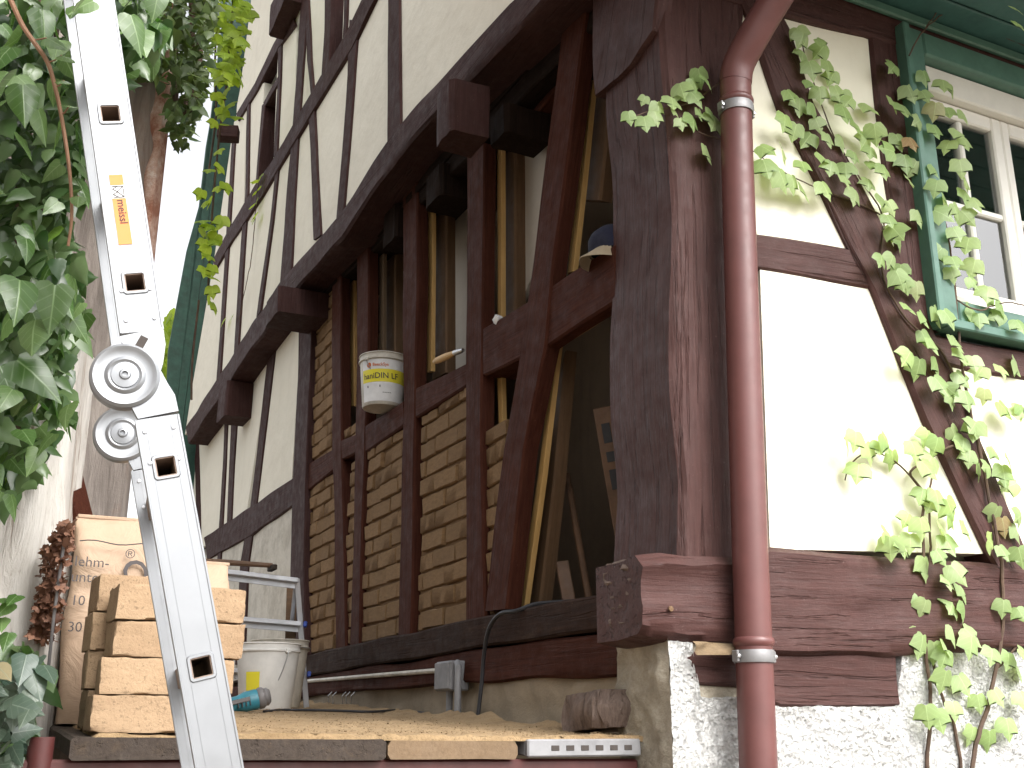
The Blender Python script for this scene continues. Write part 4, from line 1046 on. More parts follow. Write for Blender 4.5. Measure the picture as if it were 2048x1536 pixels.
# lettering reads downwards: text x -> -X of stile, text up -> to the right (image)
right = eD
TX = -(FT.to_3x3() @ V((1, 0, 0))); TZ = -rD; TY = TZ.cross(TX)
def sticker_text(mb, tpos, zoff2, nm, mt):
    Op = FT @ V((tpos, -0.0013, zoff)); W_ = mat4(Op + TY * zoff2, TX, TY, TZ); return mb.build(nm, M[mt], sticker, W_, smooth=False)
sticker_text(text_mb('meissl', 0.0155, 0.0002), t2 - 0.002, -0.003, 'lettering', 'inkbrown')
lm = MB(); hh = (t1 - t2)
for (x0, y0, x1, y1) in ((0.08, -.40, 0.08, .42), (0.92, -.40, 0.92, .42), (0.08, .42, 0.92, .42), (0.10, .40, 0.5, -.05), (0.9, .40, 0.5, -.05), (0.1, .0, 0.3, -.4), (0.9, 0, 0.7, -.4), (0.3, -.4, 0.5, 0.0), (0.7, -.4, 0.5, 0.0)):
    p = V((x0 * hh, y0 * 0.018, 0)); q_ = V((x1 * hh, y1 * 0.018, 0)); bar(lm, p, q_, 0.0011, 0.0003, (q_ - p).cross(V((0, 0, 1))), 0)
sticker_text(lm, t1, 0.0, 'logo', 'ink')

# ================================================================== STEP LADDER, BUCKETS, TOOLS ON THE PLATFORM
tS = 5.2
fr_ = on_plat(613, 1415, tS); fl_ = on_plat(424, 1415, tS - 0.05)
TRp = D(594, 1163, tS + 0.06); TLp = D(446, 1145, tS + 0.0)
SLd = empty('step_ladder', (fr_ + fl_) / 2, 'small aluminium step ladder with blue end caps standing behind the brick stack', 'step ladder')
SX = (TRp - TLp).normalized()
for p, q_ in ((fr_, TRp), (fl_, TLp)):
    mb = MB(); bar(mb, p, q_ + UP * 0.012, 0.026, 0.05, SX, 0.003); mb.build('rail', M['alu_dull'], SLd)
back_ = dL * 0.32
for p, q_ in ((fr_ - SX * 0.03, TRp), (fl_ + SX * 0.03, TLp)):
    bp = p + back_; s_, w_ = sw(bp); bp.z = plat(s_, w_) + 0.006
    mb = MB(); bar(mb, bp, q_ - UP * 0.02 + back_ * 0.06, 0.02, 0.03, SX, 0.003); mb.build('rear_leg', M['alu_dull'], SLd)
for f_ in (1.0, 0.655, 0.262):
    a_ = fl_.lerp(TLp, f_); c_ = fr_.lerp(TRp, f_); mb = MB()
    bar(mb, a_ - SX * 0.005, c_ + SX * 0.005, 0.10, 0.022, dL, 0.003)
    stp = mb.build('step', M['alu_dull'], SLd)
    mb = MB(); bar(mb, a_ - SX * 0.004 + nR * 0.012 - UP * 0.022, c_ + SX * 0.004 + nR * 0.012 - UP * 0.022, 0.008, 0.03, dL, 0.001); mb.build('riser', M['alu_dull'], stp)
    if f_ < 1:
        for e_, sg in ((a_, -1), (c_, 1)):
            mb = MB(); bar(mb, e_ + SX * sg * 0.006 + nR * 0.03, e_ + SX * sg * 0.024 + nR * 0.03, 0.05, 0.026, dL, 0.004); mb.build('end_cap', M['blue'], stp)
def bucket(name, base, r0, r1, h, label, mt='whiteplastic', X=dR, lid=False, bail_drop=0.7, bail_ang=0.0, group='white plastic buckets'):
    E_ = empty(name, base, label, 'bucket', group); Y = UP.cross(X); F = mat4(base, X, Y, UP)
    mb = MB(); mb.lathe([(0, 0.0), (r0 * 0.96, 0.0), (r0, 0.006), (r1 * 0.985, h * 0.86), (r1 * 0.985, h * 0.865), (r1 + 0.006, h * 0.87), (r1 + 0.006, h * 0.90), (r1 + 0.001, h * 0.905), (r1 + 0.001, h * 0.975), (r1 + 0.006, h * 0.985), (r1 + 0.005, h), (r1 - 0.003, h), (r1 - 0.006, h * 0.9), (r0 - 0.004, 0.012), (0, 0.01)], 40)
    mb.build('bucket_body', M[mt], E_, F)
    pts = []
    for i in range(17):
        t = math.pi * i / 16; pts.append(V((-math.cos(t) * (r1 + 0.009), 0, 0)) + V((0, -math.sin(t) * math.sin(bail_ang), -math.sin(t) * math.cos(bail_ang))) * (r1 * bail_drop * 1.4) + V((0, 0, h * 0.88)))
    mb = MB(); mb.tube(pts, 0.0023, 6); mb.build('bail', M['bail'], E_, F)
    for sg in (-1, 1):
        mb = MB(); mb.box((sg * (r1 + 0.002) - 0.008, -0.012, h * 0.84), (sg * (r1 + 0.002) + 0.008, 0.012, h * 0.91), 0.003); mb.build('ear', M[mt], E_, F)
    return E_, F
bb = on_plat(530, 1412, 4.62)
BK, FB = bucket('bucket', bb, 0.108, 0.132, 0.27, 'white plastic bucket with hanging wire bail in front of the step ladder', X=V((0.75, -0.66, 0)).normalized(), bail_drop=1.15, bail_ang=rad(12))
mb = MB()
for i in range(6):
    for j in range(2):
        th = rad(-122 + i * 6.0); z = 0.075 + j * 0.075; r_ = 0.108 + (0.132 * .985 - 0.108) * z / (0.27 * .86) + 0.0008
        mb.v.append(bb + V((math.cos(th) * r_, math.sin(th) * r_, z)))
for i in range(5): mb.f.append((i * 2, i * 2 + 2, i * 2 + 3, i * 2 + 1)); mb.m.append(0)
mb.build('yellow_label', M['yellow'], BK)
bb2 = on_plat(553, 1408, 5.02)
bucket('bucket', bb2, 0.105, 0.130, 0.30, 'white plastic bucket half hidden behind the bailed bucket, below the ladder step', 'dirtyplastic', bail_drop=0.8, bail_ang=rad(90))
# stirring lath standing in the rear bucket
mb = MB(); bar(mb, bb2 + V((0.05, 0.02, 0.05)), D(584, 1165, 5.5), 0.05, 0.012, V((1, 0, 0)), 0.001); tag(mb.build('lath', M['oldboard']), 'grey-brown wooden lath standing in the rear bucket', 'lath')
# hammer lying across the step ladder
HM = empty('hammer', D(480, 1128, tS), 'hammer with brown wooden handle lying across the top of the step ladder', 'hammer')
ha, hb = D(405, 1122, tS - 0.02), D(545, 1131, tS + 0.02); lift = max(0, (TLp.z + 0.025) - ha.z); 
mb = MB(); mb.tube([ha, ha.lerp(hb, .3), ha.lerp(hb, .7), hb], [0.013, 0.015, 0.013, 0.012], 10); mb.build('handle', M['stick'], HM)
mb = MB(); bar(mb, hb - UP * 0.012 - dL * 0.045, hb - UP * 0.012 + dL * 0.05, 0.026, 0.026, UP, 0.004); mb.build('head', M['plank_dark'], HM)
# power tool
tp = on_plat(505, 1418, 4.1); PT = empty('power_tool', tp, 'teal and grey power tool lying on the sawdust in front of the white bucket', 'power tool')
TXx = V((0.93, 0.36, 0)).normalized(); FT2 = mat4(tp + UP * 0.040 - TXx * 0.03, TXx, UP.cross(TXx), UP) @ Matrix.Rotation(rad(-14), 4, 'Y') @ Matrix.Scale(0.8, 4)
mb = MB(); mb.lathe([(0.0, -0.16), (0.028, -0.158), (0.034, -0.10), (0.036, -0.03), (0.046, 0.0), (0.047, 0.05), (0.044, 0.062), (0, 0.063)], 20, Matrix.Rotation(rad(90), 4, 'Y')); mb.build('housing', M['teal'], PT, FT2)
mb = MB(); mb.lathe([(0.0, 0.058), (0.046, 0.060), (0.050, 0.068), (0.049, 0.085), (0.040, 0.095), (0.042, 0.105), (0.03, 0.118), (0, 0.12)], 20, Matrix.Rotation(rad(90), 4, 'Y')); mb.build('gear_case', M['greytool'], PT, FT2)
mb = MB(); mb.box((-0.10, -0.05, 0.0), (0.02, -0.036, 0.02), 0.003); mb.build('switch', M['greytool'], PT, FT2)
for k in range(4):
    mb = MB(); mb.box((-0.04 + k * 0.018, -0.0485, -0.02), (-0.034 + k * 0.018, -0.030, 0.02), 0.001); mb.build('vent', M['black'], PT, FT2)
# black cable along the boards
cp = [on_plat(528, 1420, 4.15, 0.012), on_plat(570, 1418, 4.4, 0.013), on_plat(620, 1423, 4.4, 0.015), on_plat(680, 1428, 4.3, 0.018), on_plat(745, 1428, 4.3, 0.018), on_plat(800, 1424, 4.6, 0.02), on_plat(850, 1432, 4.4, 0.016)]
mb = MB(); mb.tube(smooth_path(cp, 6), 0.005, 8); tag(mb.build('tool_cable', M['black']), 'black power cable lying along the sawdust from the teal tool', 'cable')
# cable hanging from the sole plate
sp_, zp_ = Lq(1032, 1222, 0.02)
cp = [LP(0.85, 2.01, -0.12), LP(0.93, 2.005, -0.03), LP(*Lq(1032, 1222, 0.03), 0.03), LP(*Lq(1000, 1228, 0.05), 0.05), LP(*Lq(978, 1258, 0.05), 0.05), LP(*Lq(968, 1310, 0.04), 0.04), LP(*Lq(968, 1370, 0.03), 0.04), LP(*Lq(964, 1450, 0.03), 0.05)]
mb = MB(); mb.tube(smooth_path(cp, 6), 0.0075, 8); tag(mb.build('hanging_cable', M['black']), 'thick black cable hanging over the sole plate down to the scaffold', 'cable')
# junction box and conduits
jb = LP(*Lq(890, 1352, 0.05), 0.0); JB = empty('junction_box', jb, 'grey electrical junction box with two conduits below the side sill', 'junction box')
FJ = mat4(jb, -dL, -nL, UP)
mb = MB(); mb.box((-0.075, -0.06, -0.055), (0.075, 0.02, 0.055), 0.006); mb.build('box', M['galv'], JB, FJ)
mb = MB(); mb.box((-0.07, -0.066, -0.05), (0.07, -0.059, 0.05), 0.003); mb.build('lid', M['galv'], JB, FJ)
for x in (0.0, 0.115):
    zb_ = plat(1.6, 0.03) - jb.z; pts = [(x, -0.03, zb_), (x, -0.03, -0.03)] if x == 0 else [(x, -0.045, zb_), (x, -0.045, -0.01), (x, -0.045, 0.03), (x - 0.03, -0.035, 0.045), (x - 0.06, -0.03, 0.04)]
    mb = MB(); mb.tube(pts, 0.013, 12); mb.build('conduit', M['galv'], JB, FJ)
mb = MB(); mb.tube([LP(1.62, 1.815, 0.006), LP(2.4, 1.825, 0.008), LP(3.6, 1.84, 0.008)], 0.010, 8); mb.build('conduit', M['dirtyplastic'], JB)
# small wire hooks on the foundation
for k, px in enumerate((664, 673, 692, 700, 710)):
    p = LP(*Lq(px, 1384, 0.02), 0.02); mb = MB(); mb.tube([p, p - UP * 0.02 + nL * 0.02, p - UP * 0.05 + nL * 0.015, p - UP * 0.075 + dL * 0.02 + nL * 0.02], 0.003, 6)
    tag(mb.build('wire_hook', M['steel']), ('first', 'second', 'third', 'fourth', 'fifth')[k] + ' bent wire hook from the left, in the foundation beside the step ladder', 'hook', 'wire hooks in the foundation')
# weathered log stub by the pier
a_ = LP(*Lq(1205, 1418, 0.10), -0.02); mb = MB()
mb2 = [(a_ + nL * 0.16 + UP * 0.062, a_ + nL * 0.16 - UP * 0.062)]
q0 = Lq(1245, 1385, 0.10)[0]; q1 = Lq(1160, 1400, 0.10)[0]
lg = beam('log_stub', [(LP(q0 - 0.01, 1.70, 0.14), LP(q1, 1.685, 0.15)), (LP(q0 - 0.02, 1.66, 0.16), LP(q1 + 0.015, 1.64, 0.16)), (LP(q0 - 0.01, 1.60, 0.15), LP(q1, 1.585, 0.16))], nL, 0.18, M['endgrain'], None, ch=0.022, amp=0.030, step=0.012, fr=22, ncol=12)
tag(lg, 'weathered split log stub jutting out beside the white corner pier', 'log')

# ================================================================== THINGS IN THE OPENED WALL
# labelled bucket on the rail
bs, bz = 2.50, 3.104
bb = LP(bs, bz, 0.015)
BR, FBR = bucket('bucket', bb, 0.098, 0.118, 0.265, 'dirty white bucket with yellow printed label, standing on the wall rail', 'dirtyplastic', X=V((0.6, 0.8, 0)).normalized(), bail_drop=0.75, bail_ang=rad(20))
def cyl_patch(th0, th1, z0, z1, dr, n=10):
    mb = MB()
    for i in range(n + 1):
        th = th0 + (th1 - th0) * i / n
        for z in (z0, z1):
            r_ = 0.098 + (0.118 * .985 - 0.098) * z / (0.265 * .86) + dr
            mb.v.append(bb + V((math.cos(th) * r_, math.sin(th) * r_, z)))
    for i in range(n): mb.f.append((2 * i, 2 * i + 2, 2 * i + 3, 2 * i + 1)); mb.m.append(0)
    return mb
view = math.atan2(-bb.y, -bb.x)     # towards the camera
cyl_patch(view - rad(62), view + rad(75), 0.015, 0.225, 0.0006, 16).build('paper_label', M['stickerwhite'], BR)
cyl_patch(view - rad(62), view + rad(75), 0.110, 0.175, 0.0012, 16).build('yellow_band', M['yellow'], BR)
def cyl_text(mb, th0, z0, dr, nm, mt):
    for p in mb.v:
        z = z0 + p.y; r_ = 0.098 + (0.118 * .985 - 0.098) * z / (0.265 * .86) + dr; th = th0 + p.x / r_
        q_ = bb + V((math.cos(th) * r_, math.sin(th) * r_, z)); p.x, p.y, p.z = q_.x, q_.y, q_.z
    return mb.build(nm, M[mt], BR, smooth=False)
cyl_text(text_mb('haniDIN LF', 0.040, 0.0006), view - rad(56), 0.128, 0.0018, 'lettering', 'ink')
cyl_text(text_mb('BeeckSys', 0.022, 0.0004), view - rad(28), 0.190, 0.0018, 'lettering', 'inkred')
lgm = MB(); lgm.lathe([(0, 0), (0.013, 0)], 12); cyl_text(lgm, view - rad(38), 0.197, 0.0018, 'logo', 'inkred')
lgm = MB(); lgm.box((0, 0, 0), (0.07, 0.011, 0.0001), 0); cyl_text(lgm, view - rad(44), 0.083, 0.0018, 'black_bar', 'ink')
lgm = MB()
for k in range(5): lgm.box((k * 0.009, 0, 0), (k * 0.009 + 0.0065, 0.003, 0.0001), 0)
cyl_text(lgm, view + rad(0), 0.055, 0.0018, 'small_print', 'greytool')
# wooden handled tool on the rail
ta = LP(*Lq(868, 724, 0.03), 0.03); tb = LP(*Lq(909, 706, 0.0), 0.0); tc = LP(*Lq(926, 700, -0.01), -0.01)
HT = empty('wood_handled_chisel', ta, 'chisel with pale wooden handle and steel ferrule lying on the wall rail', 'chisel')
mb = MB(); mb.tube([ta, ta.lerp(tb, .15), ta.lerp(tb, .6), tb], [0.008, 0.015, 0.016, 0.011], 12); mb.build('handle', M['handlewood'], HT)
mb = MB(); mb.tube([tb, tb.lerp(tc, .5), tc], [0.0125, 0.0125, 0.008], 12); mb.build('ferrule', M['steel'], HT)
# pebble of mortar on the rail
mb = MB(); bm = bmesh.new(); bmesh.ops.create_icosphere(bm, subdivisions=2, radius=0.022)
mb.add([v.co.copy() for v in bm.verts], [[l.index for l in f.verts] for f in bm.faces]); bm.free(); mb.jitter(0.012, 40)
pq = Lq(990, 646, 0.0); tag(mb.build('mortar_lump', M['stickerwhite'], None, Matrix.Translation(LP(pq[0], 3.145, -0.01))), 'small pale lump of mortar on the rail beside the middle post', 'mortar lump')
# cap
CPp = LP(0.40, 3.108, -0.05); CP_ = empty('baseball_cap', CPp, 'navy baseball cap with beige peak resting on the rail beside the corner post', 'cap')
FX = V((-0.62, -0.2, 0)).normalized(); FC = mat4(CPp, FX, UP.cross(FX), UP) @ Matrix.Rotation(rad(8), 4, 'Y') @ Matrix.Scale(0.88, 4)
mb = MB(); prof = [(0.088, 0.0), (0.089, 0.03), (0.084, 0.06), (0.070, 0.085), (0.045, 0.102), (0.015, 0.108), (0, 0.108)]
mb.lathe(prof, 30); mb.jitter(0.006, 14); mb.build('crown', M['navy'], CP_, FC)
mb = MB(); n = 14
for i in range(n + 1):
    th = rad(-62 + 124 * i / n)
    for (r_, z) in ((0.086, 0.012), (0.086 + 0.052 * math.cos(th * 1.25), 0.0 - 0.03 * abs(math.sin(th)) - 0.012)):
        mb.v.append(V((r_ * math.cos(th), r_ * math.sin(th), z)))
for i in range(n): mb.f.append((2 * i, 2 * i + 2, 2 * i + 3, 2 * i + 1)); mb.m.append(0)
for i in range(n + 1): mb.v.append(mb.v[2 * i] - V((0, 0, 0.004))); mb.v.append(mb.v[2 * i + 1] - V((0, 0, 0.004)))
bofs = 2 * (n + 1)
for i in range(n):
    mb.f.append((bofs + 2 * i, bofs + 2 * i + 1, bofs + 2 * i + 3, bofs + 2 * i + 2)); mb.m.append(0)
    mb.f.append((2 * i + 1, 2 * i + 3, bofs + 2 * i + 3, bofs + 2 * i + 1)); mb.m.append(0)
mb.build('peak', M['beige'], CP_, FC)
# things leaning inside the room
a_ = D(1134, 950, 4.2); b_ = D(1182, 1195, 3.8); b_.z = 1.975
mb = MB(); mb.tube([b_, a_], 0.013, 10); tag(mb.build('iron_rod', M['stick']), 'dark rod leaning inside the room behind the brace', 'rod')
a_ = D(1206, 815, 3.85); b_ = D(1252, 1080, 3.75); X_ = (a_ - b_).normalized(); SLV = empty('spirit_level', b_, 'dark spirit level with slotted handles leaning inside beside the corner post', 'spirit level')
FV = mat4(b_, X_, (V((0.3, 1, 0)) - X_ * V((0.3, 1, 0)).dot(X_)).normalized(), X_.cross((V((0.3, 1, 0)) - X_ * V((0.3, 1, 0)).dot(X_)).normalized()))
ll = (a_ - b_).length; mb = MB(); mb.box((-0.5, -0.012, -0.035), (ll, 0.012, 0.035), 0.003); mb.build('body', M['stick'], SLV, FV)
for f_, hl in ((0.80, 0.035), (0.62, 0.018), (0.45, 0.035)):
    mb = MB(); mb.box((ll * f_ - hl, -0.0135, -0.015), (ll * f_ + hl, -0.0118, 0.015), 0.001); mb.build('slot', M['black'], SLV, FV)
a_ = D(1124, 1125, 3.9); b_ = D(1142, 1200, 3.8); b_.z = 1.975
mb = MB(); bar(mb, b_, a_, 0.045, 0.03, V((1, 0, 0)), 0.003); tag(mb.build('wood_offcut', M['stick']), 'short dark board offcut leaning inside above the sole plate', 'board')
# ================================================================== NEIGHBOUR'S WALL, LEFT
pA = D(318, 300, 3.55)
NB = empty('neighbour_wall', V((pA.x - 0.6, pA.y, 0)), "neighbour's weathered grey wall with streaked, stained render behind the big ladder", 'wall')
mb = MB(); nx, nz_ = 40, 80
for i in range(nx + 1):
    for j in range(nz_ + 1):
        x = pA.x - 2.4 * (1 - i / nx); z = 6.2 * j / nz_; q = V((x * 4, 0, z * 1.5))
        mb.v.append(V((x, pA.y - 0.02 * noise.noise(q) - 0.008 * noise.noise(q * 4), z)))
for i in range(nx):
    for j in range(nz_):
        k = i * (nz_ + 1) + j; mb.f.append((k, k + nz_ + 1, k + nz_ + 2, k + 1)); mb.m.append(0)
mb.build('wall_face', M['greywall'], NB, ang=80)
mb = MB(); mb.box((pA.x - 2.4, pA.y + 0.03, 0), (pA.x - 0.004, pA.y + 0.075, 6.2), 0); mb.jitter(0.0, 1); mb.build('wall_core', M['greywall'], NB, smooth=False)
mb = MB(); n = 60
for j in range(n + 1):
    z = 2.93 + (4.6 - 2.93) * j / n; w_ = 0.030 + 0.022 * noise.noise(V((z * 9, 0, 0))); e_ = 0.006 * noise.noise(V((z * 22, 3, 0)))
    for (x, y) in ((-w_, -0.006), (-w_ * 0.5, -0.022 - e_), (0.006 + e_, -0.020), (0.008, 0.03), (0.006, 0.05)): mb.v.append(V((pA.x + x, pA.y + y, z)))
for j in range(n):
    for k in range(4): a = j * 5 + k; mb.f.append((a, a + 1, a + 6, a + 5)); mb.m.append(0)
mb.build('rusty_edge', M['rusty'], NB, ang=80)
mb = MB(); mb.box((-4.5, -3.0, 0), (-1.9, pA.y + 0.25, 6.4), 0); mb.build('added_shade_wall', M['greywall'], NB, smooth=False)  # unseen block left of the view, added to shade the house's side wall
pB = D(104, 1000, 2.75)
mb = MB(); nx, nz_ = 60, 90
for i in range(nx + 1):
    for j in range(nz_ + 1):
        f_ = i / nx; x = pB.x - 1.6 * (1 - f_); z = 2.62 * j / nz_; q = V((x * 14, 0, z * 2))
        r_ = max(0, (f_ - 0.93) / 0.07) ** 2 * 0.06
        mb.v.append(V((x + 0.02 * noise.noise(V((0, z * 5, 3))), pB.y + r_ - 0.02 * noise.noise(q) - 0.008 * noise.noise(q * 3), z)))
for i in range(nx):
    for j in range(nz_):
        k = i * (nz_ + 1) + j; mb.f.append((k, k + nz_ + 1, k + nz_ + 2, k + 1)); mb.m.append(0)
WW = mb.build('whitewashed_wall', M['whitewash'], None, ang=80); tag(WW, 'low whitewashed wall with peeling paint under the ivy at left', 'wall')
mb = MB(); mb.box((pB.x - 1.6, pB.y + 0.05, 0), (pB.x - 0.03, pB.y + 0.25, 2.6), 0); mb.build('wall_core', M['whitewash'], WW, smooth=False)
p = D(100, 890, 3.0); q_ = D(150, 1100, 3.0)
mb = MB(); bar(mb, q_, p, 0.10, 0.10, V((1, 0, 0)), 0.006); mb.jitter(0.006, 10); tag(mb.build('timber_prop', M['timber_red']), 'short reddish brown timber wedged between white and grey walls', 'timber')
# thin grey pole
mb = MB(); mb.tube([D(96, 1345, 2.62), D(108, 1230, 2.62), D(128, 1085, 2.64)], 0.004, 8); tag(mb.build('metal_rod', M['greytool']), 'thin grey-blue metal rod standing left of the paper sack', 'rod')

# ================================================================== GREEN BOARDED ANNEX AT THE FAR END
def Gq(px, py, s):
    r = ray(px, py); P0 = CORNER + dL * s; P = O + r * ((P0 - O).dot(dL) / r.dot(dL)); return ((P - P0).dot(nL), P.z)
GA = empty('green_board_wall', LP(7.8, 0, 0.2), 'dark green board wall rising beyond the far end of the plastered side wall', 'board wall')
for poly in ([(484, -90), (530, -90), (500, 180), (480, 300), (440, 520), (395, 860), (430, 1100), (400, 1150), (362, 1150), (366, 850)], [(462, -90), (483, -90), (365, 850), (361, 1150), (346, 1150), (349, 850)],
             [(440, -90), (461, -90), (348, 850), (345, 1150), (326, 1150), (331, 850), (337, 700), (374, 500), (399, 410), (413, 290), (446, 100)]):
    q = [Gq(x, y, 7.75) for x, y in poly]
    mb = MB(); mb.prism(q, 0, random.uniform(0.04, 0.06))
    mb.build('board', M['green_far'], GA, mat4(CORNER + dL * (7.75 + random.uniform(0, 0.01)), nL, UP, dL), smooth=False)

# ================================================================== LEAVES
def leaf_mesh(name, outline, fold, droop, mt, seed):
    """outline: right half from base (0,0) to tip; mirrored; y runs to -1 at the tip"""
    rnd = random.Random(seed); vs = []; fs = []
    ys = [0.0, -0.33, -0.66, outline[-1][1]]
    def zf(x, y): return -fold * abs(x) - droop * (y * y) + 0.02 * rnd.uniform(-1, 1)
    mid = [V((0, y, zf(0, y))) for y in ys]; vs += mid
    for sgn in (1, -1):
        pts = [V((sgn * x * rnd.uniform(0.93, 1.07), y, 0)) for x, y in outline[1:-1]]
        for p_ in pts: p_.z = zf(p_.x, p_.y)
        b0_ = len(vs); vs += pts; n_ = len(pts)
        # fan between midrib and border
        ring = [0] + [b0_ + i for i in range(n_)] + [3]
        for i in range(len(ring) - 1):
            ym = (vs[ring[i]].y + vs[ring[i + 1]].y) / 2
            k = 1 if ym > -0.5 else 2
            f = (k, ring[i], ring[i + 1]) if sgn < 0 else (k, ring[i + 1], ring[i])
            if len(set(f)) == 3: fs.append(f)
        # join the two midrib pivots at the switch
        sw_ = next((i for i in range(len(ring) - 1) if (vs[ring[i]].y + vs[ring[i + 1]].y) / 2 <= -0.5), None)
        if sw_ is not None: fs.append((1, ring[sw_], 2) if sgn < 0 else (1, 2, ring[sw_]))
    me = bpy.data.meshes.new(name); me.from_pydata([tuple(v) for v in vs], [], fs); me.materials.append(mt)
    me.polygons.foreach_set('use_smooth', [True] * len(me.polygons)); me.update(); return me, vs, fs
VINE = [(0, 0), (0.14, 0.09), (0.34, 0.08), (0.48, -0.06), (0.53, -0.26), (0.60, -0.56), (0.42, -0.50), (0.29, -0.52), (0.22, -0.70), (0.10, -0.86), (0, -1.02)]
IVY = [(0, 0), (0.13, 0.08), (0.28, 0.06), (0.40, -0.06), (0.36, -0.24), (0.34, -0.42), (0.27, -0.58), (0.17, -0.76), (0.07, -0.94), (0, -1.08)]
LM = {}
for key, out, mt in (('vine', VINE, 'vine'), ('vinefar', VINE, 'vine_far'), ('ivy', IVY, 'ivy'), ('ivylow', IVY, 'ivy_low')):
    LM[key] = [leaf_mesh('leaf', out, random.uniform(0.10, 0.38), random.uniform(0.05, 0.28), M[mt], 11 * k + 3)[0] for k in range(5)]
RAWV = [leaf_mesh('tmp', IVY, 0.2 + 0.08 * k, 0.15, M['ivy'], k + 70)[1:] for k in range(3)]
RAWB = [leaf_mesh('tmp', VINE, 0.2 + 0.08 * k, 0.15, M['ivy'], k + 90)[1:] for k in range(3)]
def leaf_frame(P, right, nrm, phi, roll, size):
    """leaf hangs tip down; phi lifts its tip off the wall along nrm; roll turns it in its plane"""
    Y = UP * math.cos(phi) - nrm * math.sin(phi); Z = nrm * math.cos(phi) + UP * math.sin(phi); X = Y.cross(Z)
    return mat4(P, X, Y, Z) @ Matrix.Rotation(roll, 4, 'Z') @ Matrix.Scale(size, 4)
def leaf(key, P, nrm, size, parent, phi=None, roll=None, yaw=0.0):
    n_ = Matrix.Rotation(yaw, 3, 'Z') @ nrm
    wm = leaf_frame(P, dR, n_, phi if phi is not None else rad(random.gauss(38, 14)), roll if roll is not None else rad(random.gauss(0, 28)), size)
    return place('leaf', random.choice(LM[key]), parent, wm)
def leaf_mass(pts, raws, mt, parent, name='leaf_mass'):
    mb = MB()
    for (P, nrm, size, phi, roll, yaw) in pts:
        vs, fs = random.choice(raws); n_ = Matrix.Rotation(yaw, 3, 'Z') @ nrm
        W_ = leaf_frame(P, dR, n_, phi, roll, size); mb.add([W_ @ v for v in vs], fs)
    me = bpy.data.meshes.new(name); me.from_pydata([tuple(p) for p in mb.v], [], mb.f); me.materials.append(mt)
    me.polygons.foreach_set('use_smooth', [True] * len(me.polygons)); me.update()
    o = place(name, me, parent, Matrix.Identity(4)); o['kind'] = 'stuff'; return o

# ---- climbing vine on the front wall
VN = empty('climbing_vine', RP(0.95, 0, 0.03), 'climbing vine with pale green three-lobed leaves over the front wall and window', 'vine')
zz = [((1400, 0), 3.1605, """612,215 655,250 740,285 785,330 650,365 690,430 800,425 850,490 680,545 755,590 550,610 630,660 712,695 850,585 905,610 960,660 1040,690 900,715 535,765 610,825 730,790 705,885 800,885 890,900 985,820 1100,825 1060,900 1190,420 1235,455 1335,450 1410,490 1310,580 1400,615 1200,655 1270,700 1535,545 1600,590 1490,690 1560,720 1655,740 1390,800 1470,830 1600,850 1660,910 1240,890 1320,910 1580,930 380,960 520,985 400,1050 450,1090 640,1060 500,1120 580,1150 640,1210 770,1190 740,1000 830,1060 920,1070 970,1000 1070,1060 1150,1080 1230,1000 1290,1020 1080,970 900,1150 980,1240 1060,1170 1310,1160 1370,1060 1460,1080 1500,1180 1120,1260 1190,1310 1640,1050 1670,1160 1660,1240 1540,1270 1720,1290 1600,1330 1370,1370 1480,1370 1650,1370 1180,1400 1230,1480 1600,1480"""),
      ((1400, 450), 3.1605, """1210,50 1260,90 1600,60 1700,120 1530,185 1590,240 1580,310 1740,260 1150,235 1220,230 1270,290 1240,330 1370,400 1290,370 1700,370 1820,430 1840,480 1900,520 1290,535 1390,590 1480,560 1540,580 1690,560 1760,600 1920,600 2000,640 1400,710 1450,760 1590,740 1640,830 1330,840 1390,890 1490,880 1720,870 1620,970 1790,940 1890,930 1980,890 1480,1000 1550,1060 1670,1090 1590,1110 1800,1080 1890,1160 1970,1190 1740,1290 2020,1180"""),
      ((1700, 850), 3.4138, """-20,130 40,90 110,170 220,100 200,160 290,220 60,310 420,160 530,80 490,290 560,260 600,130 690,60 780,130 740,160 860,20 880,310 820,220 960,190 960,340 1080,260 1040,320 1080,400 1140,440 500,480 580,490 660,550 570,550 400,650 480,680 620,730 690,650 770,700 640,800 230,770 270,810 350,830 410,790 1010,600 1040,680 1120,720 940,830 1020,870 1150,880 510,950 590,900 690,1000 660,1080 740,1120 440,1190 520,1240 700,1250 780,1270 1050,1240 1140,1290 450,1420 500,1480 690,1420 780,1430 830,1490 630,1510 1170,650"""),
      ((1400, 900), 2.415, """1130,960 1190,1000 1410,990 1490,1010 1540,990 1530,1080 1190,1100 1250,1120 1340,1215 1420,1190 1220,1250 1090,1265 1140,1290 1320,1370 1400,1390 1480,1330 1545,1200"""),
      ((850, 0), 2.926, """1600,440 1650,500 1560,500 1490,525 1550,570 1480,580 1440,605 1290,600 1360,635 1190,690 1280,720 1345,690 1450,670 1490,730 1560,710 1600,675 1670,680 1700,720 1640,890""")]
VP_ = []
for (ox, oy), sc, txt in zz:
    for tok in txt.split():
        x, y = tok.split(','); VP_.append((ox + float(x) / sc, oy + float(y) / sc))
for (px, py) in VP_:
    o_ = 0.03 + random.random() * 0.05 + (0.02 if px > 1830 and py < 700 else 0)
    if px < 1460: o_ = 0.035 + random.random() * 0.02
    size = random.uniform(0.055, 0.078)
    if py < 460 and px < 1450: size *= random.choice((0.6, 0.9, 1.0))
    P = RP(*Rq(px, py - 13, o_), o_)
    leaf('vine', P, nR, size, VN, rad(random.gauss(12, 13)), rad(random.gauss(0, 26)), rad(random.gauss(0, 20)))
